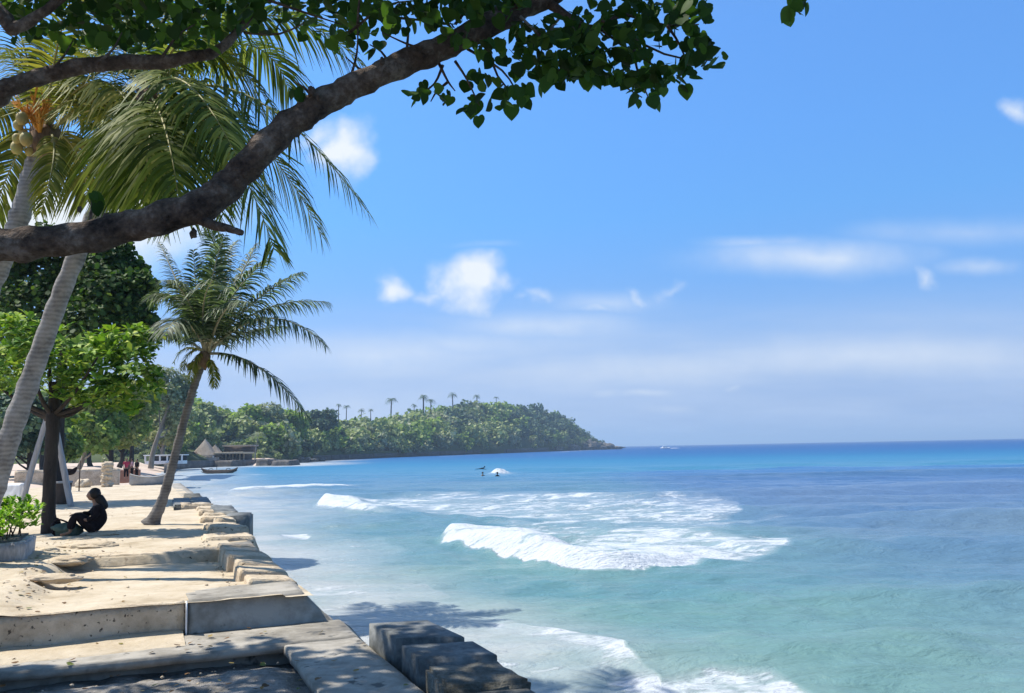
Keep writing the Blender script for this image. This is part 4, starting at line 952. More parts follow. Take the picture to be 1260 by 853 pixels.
# ------------------------------------------------------------------ generic trees
def crown_arrays(blobs, per, size, flat=.5, kind='card', shell=.55):
    Vs = []; Fs = {3: [], 4: []}; n0 = 0
    for (c, r, k) in blobs:
        n = int(per * k); P, d = in_blob(c, r, n, shell)
        Nn = unit(d * .8 + np.array([0, 0, .6]) + rng.normal(size=(n, 3)) * .55)
        Y = unit(np.cross(Nn, rng.normal(size=(n, 3)))); X, Y, Z = axes(Y, Nn)
        sc = size * (.6 + .8 * rng.random(n))
        if kind == 'card': TV, T4, T3 = CARD, CARDQ, CARDT
        else: TV, T4, T3 = OVATE, OVATEF, OVATET
        V, F = scatter(TV, T4, P, X, Y, Z, sc); Vs.append(V); Fs[4].append(F + n0)
        F3 = (T3[None] + (np.arange(n) * len(TV))[:, None, None]).reshape(-1, 3); Fs[3].append(F3 + n0)
        n0 += len(V)
    return np.concatenate(Vs), [np.concatenate(Fs[4]), np.concatenate(Fs[3])]

def tree(name, label, base, top_z, spread, mats, per, size, seed, group=None, nblob=12, trunk_r=.2, cat='tree', low=.35, lean=(0, 0), squash=.62):
    rr = random.Random(seed); base = np.asarray(base, float); H = top_z - base[2]
    t = empty(name, base, label, cat, group)
    cz = base[2] + H * (low + (1 - low) * .5); ch = H * (1 - low) * .5
    cc = np.array([base[0] + lean[0], base[1] + lean[1], cz])
    blobs = []
    for k in range(nblob):
        a = rr.uniform(0, 6.283); q = math.sqrt(rr.random()) * .72; e = rr.uniform(-.7, .75)
        w_ = math.sqrt(max(.15, 1 - e * e)); r_ = rr.uniform(.28, .48)
        blobs.append((cc + np.array([math.cos(a) * q * spread * w_, math.sin(a) * q * spread * w_, e * ch]), (spread * r_, spread * r_, max(ch * .3, spread * r_ * squash)), rr.uniform(.7, 1.3)))
    V, F = crown_arrays(blobs, per / nblob, size)
    A = Acc()
    tp = smooth_path([np.array([*base[:2], base[2] - .3, trunk_r * 1.3]), np.array([base[0] + lean[0] * .2 + rr.uniform(-.1, .1) * spread, base[1], base[2] + H * low * .6, trunk_r]), np.array([cc[0], cc[1], cz, trunk_r * .5])], 14)
    A.add(*tube(tp[:, :3], tp[:, 3], 8, .1, seed))
    for (c, r, k) in blobs[:7]:
        st = tp[rr.randint(6, 12)]
        m_ = (st[:3] + c) / 2 + np.array([0, 0, -.06 * H]); A.add(*tube(smooth_path([st[:3], m_, c], 6), np.linspace(trunk_r * .45, trunk_r * .12, 6), 5))
    A.build('trunk', mats[0], t, True)
    mesh_obj('crown', V, F, mats[1], t)
    return t

def copy_thing(src, loc, label=None, group=None, scale=1.0, rz=0.0):
    c = src.copy(); COL.objects.link(c); c.location = tuple(loc); c.rotation_euler = (0, 0, rz); c.scale = (scale,) * 3
    if label: c['label'] = label
    if group: c['group'] = group
    for ch in list(src.children):
        k = ch.copy(); COL.objects.link(k); k.parent = c
    return c

def small_palm_proto(name, label, base, H, R_, nf=16, seed=0, mats=None, trunk_r=.18, lean=0.0):
    g = random.Random(seed); base = np.asarray(base, float)
    t = empty(name, base, label, 'palm tree')
    top = base + np.array([lean, 0, H])
    p_ = smooth_path([base + np.array([0, 0, -.5]), base + np.array([lean * .3, 0, H * .5]), top], 10)
    add('trunk', tube(p_, np.linspace(trunk_r * 1.2, trunk_r * .7, 10), 7), mats[0], t, True)
    A = []; Fq = []; n0 = 0
    for k in range(nf):
        a = k * 2.4 + g.uniform(-.3, .3); e = g.uniform(-.3, 1.1)
        d = np.array([math.cos(a), math.sin(a), 0]); m_ = top + d * R_ * .5 * math.cos(e * .8) + np.array([0, 0, R_ * (.5 * math.sin(e) + .12)])
        tip = top + d * R_ * math.cos(e * .5) + np.array([0, 0, R_ * (.55 * math.sin(e) - .42)])
        V, F, _ = frond_mesh(top, m_, tip, R_ * .42, 16, .12, .5, seed * 31 + k, .8, R_ * .012)
        A.append(V); Fq += [(F[0] + n0), (F[2] + n0)]; n0 += len(V)
    mesh_obj('crown', np.concatenate(A), np.concatenate(Fq), mats[1], t)
    return t

def near_left_trees():
    # large leaved almond tree with dark trunk
    bs = pl(60, 656, 0)
    y = bs[1]
    t = empty('almond_tree', bs, 'bright big leaved tree with dark trunk standing behind the planter', 'tree')
    tr = smooth_path([list(at(60, 662, y)) + [.18], list(at(60, 620, y)) + [.135], list(at(62, 570, y)) + [.13], list(at(65, 525, y)) + [.14], list(at(66, 500, y)) + [.12], list(at(70, 470, y)) + [.1]], 30)
    add('trunk', tube(tr[:, :3], tr[:, 3], 14, .2, 2), MT['dark_bark'], t, True)  # the trunk's shade is put into the near-black bark colour
    fork = at(65, 512, y)
    for (u, v, dy, r) in [(110, 495, .3, .06), (150, 470, -.4, .05), (20, 490, .3, .06), (-20, 460, 0, .06), (40, 460, -.8, .06), (90, 450, .8, .06), (120, 440, -.9, .05), (35, 500, .8, .05), (170, 450, .5, .04), (60, 430, .2, .06)]:
        e = at(u, v, y + dy); m_ = (fork + e) / 2 + np.array([0, 0, -.12]); add('branch', tube(smooth_path([fork, m_, e], 10), np.linspace(r, r * .4, 10), 8, .1), MT['dark_bark'], t, True)
    P = []; AX = []
    g = random.Random(6)
    blobs = [(120, 455, 45, 38, 1.0, 60), (165, 455, 34, 40, .9, 46), (80, 440, 45, 35, 1.0, 55), (30, 425, 32, 34, 1.0, 44), (-20, 430, 50, 45, 1.0, 60), (150, 430, 40, 25, .9, 40), (185, 475, 16, 28, .6, 16), (140, 490, 30, 22, .7, 24), (20, 400, 22, 14, .8, 16), (180, 420, 18, 20, .6, 16), (50, 470, 55, 25, 1.0, 40), (100, 480, 60, 20, 1, 34), (165, 505, 14, 12, .5, 7), (100, 520, 8, 6, .3, 2)]
    for (u, v, ru, rv, rd, n) in blobs:
        for k in range(int(n * 1.35)):
            a = rand_unit(1)[0]; q = .45 + .68 * g.random()
            p_ = at(u + a[0] * ru * q, v - a[2] * rv * q, y + a[1] * rd * q)
            ax = unit(np.array([a[0] * .5, a[1] * .5, .9]) + rng.normal(size=3) * .3)
            m_ = g.randint(6, 9); a0 = g.uniform(0, 6.28)
            e1 = unit(np.cross(ax, [.3, .5, .1])); e2 = np.cross(ax, e1)
            for j in range(m_):
                th = a0 + j * 2.4; d = e1 * math.cos(th) + e2 * math.sin(th)
                P.append(p_ + d * .02); AX.append((d * g.uniform(.7, 1) + ax * g.uniform(-.15, .7), ax - d * .3, g.uniform(.13, .24)))
    P = np.array(P); X, Y, Z = axes(np.array([a[0] for a in AX]), np.array([a[1] for a in AX]))
    sc = np.array([a[2] for a in AX])
    V, F = scatter(OVATE, OVATEF, P, X, Y, Z, sc); F3 = (OVATET[None] + (np.arange(len(P)) * 7)[:, None, None]).reshape(-1, 3)
    mesh_obj('crown', V, [F, F3], MT['almond'], t)
    # dark dense tree behind it
    y = 30.0; bs = np.array([*at(70, 600, y)[:2], -.05])
    t = empty('shade_tree', bs, 'dark dense small leaved tree behind the bright big leaved tree', 'tree')
    bl = []
    g = random.Random(2)
    for (u, v, ru, n) in [(40, 345, 48, 1.0), (95, 345, 46, 1.0), (140, 362, 36, .8), (162, 388, 24, .5), (178, 372, 14, .2), (172, 332, 13, .18), (150, 305, 15, .2), (186, 352, 10, .12), (120, 292, 14, .18), (90, 290, 16, .22), (55, 288, 16, .2), (185, 395, 12, .15), (168, 410, 18, .3), (130, 318, 26, .4), (70, 390, 70, 1.5), (-30, 350, 60, 1.2), (150, 325, 24, .5), (110, 308, 28, .5), (60, 300, 30, .5), (170, 350, 22, .45), (120, 400, 50, 1), (0, 400, 60, 1.1), (20, 318, 26, .5), (125, 345, 40, 1)]:
        c = at(u, v, y + g.uniform(-1, 1)); r = ru * y / FPX; bl.append((c, (r, r * 1.1, r * .85), n * 1.05))
    V, F = crown_arrays(bl, 1500, .17, shell=.5); mesh_obj('crown', V, F, MT['dark_leaf'], t)
    A = Acc(); tp = smooth_path([list(bs) + [.26], list(at(72, 520, y)) + [.2], list(at(80, 400, y)) + [.14], list(at(85, 350, y)) + [.08]], 20); A.add(*tube(tp[:, :3], tp[:, 3], 10, .15))
    for c, r, n in bl[:10]:
        st = tp[g.randint(9, 17)][:3]; A.add(*tube(smooth_path([st, (st + c) / 2 + np.array([0, 0, -.3]), c], 8), np.linspace(.09, .02, 8), 6))
    A.build('trunk', MT['dark_bark'], t, True)
    # sparse twiggy top shoots of that tree
    # planter with bush
    c = W(6.15, 3.75, 0)
    t = empty('planter', W(6.1, 3.8, 0), 'pale streaked stone planter box at the left edge holding a leafy bush', 'planter')
    add('planter_wall', hexa([W(5.55, 3.42, -.1), W(5.55, 4.8, -.1), W(7.0, 4.8, -.1), W(7.0, 3.42, -.1)], [W(5.5, 3.37, .34), W(5.5, 4.85, .34), W(7.05, 4.85, .34), W(7.05, 3.37, .34)], n=22, amp=.03, fs=4, seed=90, bev=.03), MT['planter'], t, True)
    add('soil', slbox(5.62, 6.95, 3.49, 4.75, .30, .365, n=12, amp=.015), MT['rock'], t)
    P = []; AY = []; AZ = []; sc = []
    for k in range(300):
        s_, l_ = g.uniform(5.5, 7.1), g.uniform(3.35, 4.95); hh = g.uniform(.1, .62) * (1 - .35 * abs(s_ - 6.3)) 
        q = W(s_, l_, .36 + hh)
        for j in range(6):
            a = g.uniform(0, 6.28); d = np.array([math.cos(a), math.sin(a), g.uniform(.1, 1.4)])
            P.append(q); AY.append(d); AZ.append(np.array([-math.cos(a) * .6, -math.sin(a) * .6, 1])); sc.append(g.uniform(.09, .17))
    X, Y, Z = axes(np.array(AY), np.array(AZ)); P = np.array(P)
    TV = OVATE * np.array([.72, 1, 1])
    V, F = scatter(TV, OVATEF, P, X, Y, Z, np.array(sc)); F3 = (OVATET[None] + (np.arange(len(P)) * 7)[:, None, None]).reshape(-1, 3)
    tb = empty('bush', W(6.1, 3.9, .35), 'bright yellow green bush growing in the stone planter', 'bush')
    mesh_obj('foliage', V, [F, F3], MT['bush'], tb)
    for k in range(14):
        s_, l_ = g.uniform(5.8, 6.8), g.uniform(3.5, 4.4); q = W(s_, l_, .34); e = q + np.array([g.uniform(-.2, .2), g.uniform(-.2, .2), .45]); add('stem', tube([q, (q + e) / 2, e], [.012, .01, .006], 5), MT['bark'], tb)

def mid_trees():
    def base(u, y, z=0.0): return np.array([(u - 630) / FPX * y * 1.008, y, z])
    def topz(u, v, y): return float(at(u, v, y)[2])
    L = [  # u base, y, top v, spread px, mat, bark, seed, label
        ('shade_tree', 40, 62, 470, 60, 'deep_green', 'dark_bark', 'dark green tree behind the timber tripod at the far left'),
        ('shade_tree', 82, 78, 492, 36, 'mid_green', 'dark_bark', 'dark trunked green tree just right of the timber tripod'),
        ('shade_tree', 97, 88, 478, 46, 'mid_green', 'pale_bark', 'light green tree with a slanting pale trunk behind the stone pillar'),
        ('shade_tree', 140, 92, 466, 46, 'yellow_tree', 'dark_bark', 'olive green tree above the stone pillar with dark trunk'),
        ('shade_tree', 165, 120, 472, 42, 'mid_green', 'dark_bark', 'leafy tree above the standing people near the beach'),
        ('casuarina_tree', 190, 130, 440, 40, 'grey_green', 'pale_bark', 'airy grey green tree rising left of the young palm crown'),
        ('shade_tree', 152, 150, 486, 40, 'yellow_tree', 'dark_bark', 'yellowish bush like tree low behind the standing people'),
        ('shade_tree', 208, 205, 500, 44, 'yellow_tree', 'pale_bark', 'yellow green tree directly behind the young palm trunk'),
        ('shade_tree', 118, 140, 484, 50, 'grey_green', 'dark_bark', 'hazy grey green tree between the slanting trunk and the pillar'),
        ('shade_tree', 60, 110, 480, 60, 'mid_green', 'dark_bark', 'mid green tree seen between the tripod legs'),
        ('shade_tree', -20, 70, 440, 110, 'mid_green', 'dark_bark', 'wide green tree at the left edge behind the planter'),
    ]
    for k, (nm, u, y, tv, sp, mt, bk, lab) in enumerate(L):
        tree(nm, lab, base(u, y, -.1), topz(u, tv, y), sp * y / FPX, (MT[bk], MT[mt]), 5200 if sp < 100 else 9000, .0042 * y * (.9 if nm == 'shade_tree' else .6) + .10, 200 + k, 'trees along the beach path', 13, .0022 * y + .05, low=.22 if nm == 'shade_tree' else .3, lean=((25 * y / FPX, 0) if u in (97, 190) else (0, 0)))
    # undergrowth hedge behind the wall, restaurant side trees
    L2 = [('shade_tree', 236, 262, 502, 34, 'wood_a', 'bright green tree left of the thatched roof'), ('shade_tree', 262, 300, 496, 36, 'wood_a', 'tall green tree rising directly behind the thatched roof'),
          ('shade_tree', 296, 305, 498, 36, 'mid_green', 'broad light green tree behind the flat roofed hall'), ('shade_tree', 326, 318, 500, 36, 'grey_green', 'pale grey green tree right of the flat roofed hall'), ('shade_tree', 352, 322, 505, 34, 'mid_green', 'mid green tree whose crown hangs over the waterside rocks'),
          ('shade_tree', 340, 300, 528, 34, 'mid_green', 'low spreading tree leaning over the stone jetty'), ('shade_tree', 376, 335, 540, 22, 'deep_green', 'small dark tree where the rocks meet the far sea wall'),
          ('shade_tree', 398, 372, 504, 24, 'deep_green', 'very dark blue green tree standing out before the headland'), ('shade_tree', 384, 400, 510, 20, 'deep_green', 'dark tree just left of the darkest one'), ('shade_tree', 416, 392, 532, 20, 'deep_green', 'dark rounded tree at the start of the far sea wall'),
          ('shade_tree', 312, 280, 540, 20, 'wood_a', 'small tree beside the hall terrace'), ('shade_tree', 222, 235, 520, 26, 'mid_green', 'green tree between the palm trunk and the thatched roof')]
    for k, (nm, u, y, tv, sp, mt, lab) in enumerate(L2):
        z = .2 if y < 300 else 1.5
        tree(nm, lab, base(u, y, z), topz(u, tv, y), sp * y / FPX, (MT['pale_bark'], MT[mt]), 4200, 1.05, 300 + k, 'trees round the waterside restaurant', 14, .35, low=.18)
    # skyline palms
    rr = random.Random(12)
    p0 = None; protos = []
    SK = [(418, 497, 8), (427, 499, 9), (445, 503, 7), (457, 503, 7), (481, 491, 13), (510, 497, 9), (521, 487, 12), (530, 492, 10), (557, 484, 12), (586, 486, 8), (610, 488, 8)]
    for k, (u, v, rpx) in enumerate(SK):
        d = hl_shore(u) + 90; z = float(at(u, v + 1.5, d)[2]); R_ = rpx * d / FPX * (.5 + .2 * ((k * 7) % 5) / 4); H = 11 * d / 600 + 5
        lab = ['leftmost', 'second', 'third', 'fourth', 'fifth and bushiest', 'sixth', 'seventh and tall', 'eighth', 'ninth and highest', 'tenth', 'rightmost'][k] + ' palm poking above the headland skyline, counted from the left'
        b_ = np.array([(u - 630) / FPX * d * 1.012, d, z - H - R_ * .2])
        if k < 3:
            t = small_palm_proto('coconut_palm', lab, b_, H, R_, 14, k + 5, (MT['dark_bark'], MT['deep_green']), .28, rr.uniform(-1, 1)); t['group'] = 'palms on the headland skyline'; protos.append((t, R_))
        else:
            s_, r0 = protos[k % 3]; sc = R_ / r0; H0 = 11 * (hl_shore(SK[k % 3][0]) + 90) / 600 + 5
            copy_thing(s_, (b_[0], b_[1], z - H0 * sc - R_ * .2), lab, 'palms on the headland skyline', sc, rr.uniform(0, 6))
    # small palm beside the restaurant jetty
    b_ = np.array([*pl(316, 568, 0)[:2], 0]); b_ = base(316, 243, 0)
    small_palm_proto('coconut_palm', 'small pale trunked palm between the restaurant hall and the stone jetty', b_, 6.2, 2.6, 14, 41, (MT['pale_bark'], MT['grey_green']), .16, .8)

def headland_woods():
    g = random.Random(77)
    Vs = []; F4 = []; F3 = []; n0 = 0
    protos = []
    for k in range(6):
        bl = []
        for j in range(8):
            a = g.uniform(0, 6.28); q = g.uniform(0, .6); bl.append(((math.cos(a) * q, math.sin(a) * q, g.uniform(.25, .95)), (g.uniform(.3, .5),) * 2 + (g.uniform(.25, .42),), 1))
        protos.append(crown_arrays(bl, 42, .19, shell=.6))
    def put(p_, R_, Hs, k):
        nonlocal n0
        V, (q4, q3) = protos[k]; a = g.uniform(0, 6.28); c, s_ = math.cos(a), math.sin(a)
        V = V @ np.array([[c, s_, 0], [-s_, c, 0], [0, 0, 1]]) * np.array([R_, R_, R_ * Hs]) + p_
        Vs.append(V); F4.append(q4 + n0); F3.append(q3 + n0); n0 += len(V)
    groups = {'wood_a': [], 'grey_green': [], 'deep_green': [], 'mid_green': []}
    spots = []
    u = -380.0
    while u < 738:
        for t_ in [.02, .12, .24, .37, .5, .63, .76, .88, .98, 1.08, 1.25]:
            pass
            uu = u + g.uniform(-5, 5); tt = max(0, t_ + g.uniform(-.05, .05)); p_ = hill_point(min(uu, 739), tt)
            if 205 < uu < 318 and tt < .14: continue
            d = p_[1]; R_ = (11 if d > 450 else 8) * g.uniform(.55, 1.15) * (.45 if (uu < 345 and tt < .3) else 1) * (.5 + .5 * min(1, (750 - uu) / 70)) * (1 if tt > .1 else .6)
            if uu > 700: R_ *= .8
            spots.append((p_, R_, uu, tt))
        u += (9 if u > 360 else 16)
    for key in ('wood_a', 'grey_green', 'deep_green', 'mid_green'):
        Vs.clear(); F4.clear(); F3.clear(); n0 = 0
        gg = random.Random(5)
        for (p_, R_, uu, tt) in spots:
            w_ = noise.noise(Vector((uu * .022, tt * 2.2, 3))) + .5 * gg.uniform(-.5, .5)
            dark = (uu > 590 and (uu - 590) / 150 + .25 * noise.noise(Vector((uu * .03, tt * 3, 9))) > .12 + .0 and tt > .2)  # shade of the seaward slope painted as darker leaf colour
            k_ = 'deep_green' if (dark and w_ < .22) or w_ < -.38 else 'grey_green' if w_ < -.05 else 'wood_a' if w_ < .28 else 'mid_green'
            if k_ != key: continue
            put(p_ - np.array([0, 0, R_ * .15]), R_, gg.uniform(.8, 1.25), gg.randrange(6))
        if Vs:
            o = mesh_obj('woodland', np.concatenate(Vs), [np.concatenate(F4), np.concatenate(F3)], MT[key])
            tag(o, {'wood_a': 'green trees massed over the headland', 'grey_green': 'greyish trees mixed through the headland woods', 'deep_green': 'trees coloured darker for shade on the seaward end of the headland', 'mid_green': 'lighter green trees scattered through the headland woods'}[key], 'woodland', kind='stuff')

# ------------------------------------------------------------------ people
def skin_arrays(J, E, root=0, lev=2):
    """J: (x,y,z,r) joints, E: edges; a continuous skinned body as arrays"""
    me = bpy.data.meshes.new('tmp'); me.from_pydata([j[:3] for j in J], E, [])
    o = bpy.data.objects.new('tmp', me); COL.objects.link(o)
    o.modifiers.new('s', 'SKIN'); sm = o.modifiers.new('u', 'SUBSURF'); sm.levels = lev; sm.render_levels = lev
    if not me.skin_vertices: 
        pass
    for i, sv in enumerate(me.skin_vertices[0].data):
        sv.radius = (J[i][3], J[i][3]) if len(J[i]) < 5 else (J[i][3], J[i][4]); sv.use_root = (i == root)
    dg = bpy.context.evaluated_depsgraph_get(); ev = o.evaluated_get(dg); m2 = ev.to_mesh()
    V = np.array([v.co[:] for v in m2.vertices]); D = {}
    for f in m2.polygons: D.setdefault(len(f.vertices), []).append(list(f.vertices))
    ev.to_mesh_clear(); bpy.data.objects.remove(o); bpy.data.meshes.remove(me)
    return V, [np.array(x) for x in D.values()]
def xf(VF, loc, rz, sc=1.0):
    V, F = VF; c, s_ = math.cos(rz), math.sin(rz)
    return (V * sc) @ np.array([[c, s_, 0], [-s_, c, 0], [0, 0, 1]]) + np.array(loc), F

def head_arrays(c, r, facing=(1, 0)):
    """head with nose, brow, chin and ears, facing +x before turning"""
    bm = bmesh.new(); bmesh.ops.create_icosphere(bm, subdivisions=4, radius=1.0)
    for v in bm.verts:
        x, y, z = v.co
        k = Vector((x * .96, y * .78, z * 1.12))
        if z < 0: k.y *= 1 - .28 * (-z) ** 1.3; k.x *= 1 - .08 * (-z)
        if x > 0:
            k.x += .22 * math.exp(-((y / .13) ** 2 + ((z + .12) / .2) ** 2))          # nose
            k.x -= .09 * (math.exp(-(((y - .33) / .14) ** 2 + ((z - .08) / .1) ** 2)) + math.exp(-(((y + .33) / .14) ** 2 + ((z - .08) / .1) ** 2)))   # eye sockets
            k.x += .05 * math.exp(-((y / .24) ** 2 + ((z + .45) / .06) ** 2)) + .05 * math.exp(-((y / .3) ** 2 + ((z - .25) / .1) ** 2))
            k.x += .07 * math.exp(-((y / .25) ** 2 + ((z + .82) / .16) ** 2))
        s_ = 1 if y > 0 else -1
        k.y += s_ * .16 * math.exp(-((x / .14) ** 2 + ((z + .02) / .24) ** 2)) * (abs(y) > .6)
        v.co = k * r + Vector(c)
    return from_bm(bm)

def hand_joints(J, E, wrist, d, side, up):
    """palm, four unequal bent fingers and a side thumb added to a skeleton at joint index wrist"""
    w_ = np.array(J[wrist][:3]); d = unit(np.array(d, float)); side = unit(np.array(side, float)); up = unit(np.array(up, float))
    J.append((*(w_ + d * .05), .026, .016)); pm = len(J) - 1; E.append((wrist, pm))
    for k, (o_, L) in enumerate([(-.03, .062), (-.01, .075), (.011, .07), (.031, .055)]):
        a = w_ + d * .09 + side * o_; J.append((*a, .0095)); i0 = len(J) - 1; E.append((pm, i0))
        b_ = a + d * L * .55 - up * .008; J.append((*b_, .0085)); E.append((i0, i0 + 1))
        c = b_ + d * L * .4 - up * .022; J.append((*c, .0065)); E.append((i0 + 1, i0 + 2))
    a = w_ + d * .035 - side * .04; J.append((*a, .011)); i0 = len(J) - 1; E.append((pm, i0)); J.append((*(a + d * .035 - side * .025 - up * .008), .009)); E.append((i0, i0 + 1))

def seated_person():
    g0 = pl(119, 658, 0.0); g0[2] = 0.02
    s_ = .98
    t = empty('person', g0, 'person in black with long black hair sitting on the sand beside a green bag', 'person')
    # local: facing +x
    J = [(0, 0, .13, .15, .17), (-.04, 0, .30, .13, .16), (-.02, 0, .46, .12, .17), (.03, 0, .58, .07, .09), (.06, 0, .67, .05, .05), (.08, 0, .74, .06, .06)]
    E = [(0, 1), (1, 2), (2, 3), (3, 4), (4, 5)]
    ends = []
    for sd_ in (-1, 1):
        i = len(J); J += [(.04, .1 * sd_, .13, .1), (.26, .14 * sd_, .30, .075), (.42, .15 * sd_, .40, .062), (.46, .14 * sd_, .25, .05), (.50, .13 * sd_, .06, .034), (.62, .14 * sd_, .03, .03), (.68, .145 * sd_, .025, .02)]
        E += [(0, i), (i, i + 1), (i + 1, i + 2), (i + 2, i + 3), (i + 3, i + 4), (i + 4, i + 5), (i + 5, i + 6)]
        i = len(J)
        if sd_ > 0: pts = [(.0, .2, .54, .05), (.04, .27, .36, .04), (.2, .24, .30, .034), (.34, .16, .36, .026)]; d = (1, -.2, .1)
        else: pts = [(.02, -.2, .54, .05), (.16, -.24, .40, .04), (.30, -.18, .42, .034), (.38, -.10, .43, .026)]; d = (1, .3, -.15)
        J += pts; E += [(2, i), (i, i + 1), (i + 1, i + 2), (i + 2, i + 3)]
        hand_joints(J, E, i + 3, d, (.2, 1, 0) if sd_ > 0 else (.3, -1, 0), (0, 0, 1))
    rz = R(205)
    b_ = skin_arrays(J, E); hv, hf = head_arrays((.115, 0, .80), .10)
    A = Acc(); A.add(*xf(b_, g0, rz, s_)); A.add(*xf((hv, hf), g0, rz, s_)); A.build('body', MT['skin'], t, True)
    Jd = [(0, 0, .12, .21, .22), (-.05, 0, .30, .17, .20), (-.03, 0, .46, .15, .20), (.02, 0, .57, .10, .13)]; Ed = [(0, 1), (1, 2), (2, 3)]
    for sd_ in (-1, 1):
        i = len(Jd); Jd += [(.06, .1 * sd_, .13, .15), (.27, .14 * sd_, .31, .12), (.42, .15 * sd_, .41, .10), (.47, .14 * sd_, .26, .09), (.50, .14 * sd_, .11, .085)]; Ed += [(0, i), (i, i + 1), (i + 1, i + 2), (i + 2, i + 3), (i + 3, i + 4)]
        i = len(Jd)
        Jd += ([(.0, .2, .54, .075), (.04, .27, .36, .062), (.2, .24, .30, .055)] if sd_ > 0 else [(.02, -.2, .54, .075), (.16, -.24, .40, .062), (.30, -.18, .42, .055)]); Ed += [(2, i), (i, i + 1), (i + 1, i + 2)]
    add('dress', xf(skin_arrays(Jd, Ed), g0, rz, s_), MT['black_cloth'], t, True)
    Jh = [(.02, 0, .80, .10, .105), (-.03, 0, .70, .085, .115), (-.09, 0, .58, .075, .125), (-.13, 0, .47, .05, .10)]
    A = Acc(); A.add(*xf(skin_arrays(Jh, [(0, 1), (1, 2), (2, 3)], 0), g0, rz, s_)); A.add(*xf(ball((.065, 0, .835), .122, 4, .06, 2, 3, (.98, .92, 1.0)), g0, rz, s_)); A.build('hair', MT['hair'], t, True)
    # bag
    q = pl(80, 659, 0)
    t2 = empty('bag', q, 'slouched dark green cloth bag lying beside the seated person in black', 'bag')
    add('bag_body', ball(q + np.array([.05, 0, .11]), .22, 4, .35, 1.3, 4, (1.35, .8, .62)), MT['green_cloth'], t2, True)
    V, F = ball(q + np.array([-.2, .02, .17]), .13, 3, .3, 1.4, 6, (.7, .9, 1.3)); add('bag_flap', (V, F), MT['black_cloth'], t2, True)
    add('strap', tube(smooth_path([q + np.array([-.22, -.05, .28]), q + np.array([-.08, -.1, .33]), q + np.array([.14, -.12, .25]), q + np.array([.25, -.1, .12])], 14), .018, 6), MT['black_cloth'], t2, True)

def standing_person(loc, H, rz, top, legs, label, hat=None, seed=0, arm=0.0):
    t = empty('person', loc, label, 'person', None)
    k = H / 1.7
    J = [(0, 0, .92, .13, .15), (0, 0, 1.12, .12, .14), (0, 0, 1.34, .11, .17), (0, 0, 1.46, .06, .07), (0, 0, 1.54, .05, .05)]; E = [(0, 1), (1, 2), (2, 3), (3, 4)]
    for sd_ in (-1, 1):
        i = len(J); J += [(0, .09 * sd_, .84, .085), (.03 * sd_, .10 * sd_, .48, .06), (-.01, .11 * sd_, .09, .04), (.13, .12 * sd_, .035, .035)]; E += [(0, i), (i, i + 1), (i + 1, i + 2), (i + 2, i + 3)]
        i = len(J); J += [(0, .19 * sd_, 1.40, .05), (-.02, .24 * sd_, 1.12, .038), (.10 + arm, .23 * sd_, .90 + arm, .028)]; E += [(2, i), (i, i + 1), (i + 1, i + 2)]
        hand_joints(J, E, i + 2, (.3, 0, -1), (1, 0, .2), (0, sd_, 0))
    A = Acc(); A.add(*xf(skin_arrays(J, E), loc, rz, k)); A.add(*xf(head_arrays((.02, 0, 1.60), .098), loc, rz, k)); A.build('body', MT['skin'], t, True)
    Jt = [(0, 0, .90, .15, .17), (0, 0, 1.12, .14, .16), (0, 0, 1.34, .125, .18), (0, 0, 1.44, .08, .09)]; Et = [(0, 1), (1, 2), (2, 3)]
    for sd_ in (-1, 1):
        i = len(Jt); Jt += [(0, .2 * sd_, 1.39, .068), (-.015, .235 * sd_, 1.2, .055)]; Et += [(2, i), (i, i + 1)]
    add('shirt', xf(skin_arrays(Jt, Et), loc, rz, k), MT[top], t, True)
    Jl = [(0, 0, .93, .15, .165)]; El = []
    for sd_ in (-1, 1):
        i = len(Jl); Jl += [(0, .09 * sd_, .8, .11), (.03 * sd_, .10 * sd_, .48, .08), (-.01, .11 * sd_, .16, .07)]; El += [(0, i), (i, i + 1), (i + 1, i + 2)]
    add('trousers', xf(skin_arrays(Jl, El), loc, rz, k), MT[legs], t, True)
    add('hair', xf(ball((-.015, 0, 1.645), .108, 3, .15, 2, seed, (1, .88, .9)), loc, rz, k), MT['hair'], t, True)
    return t

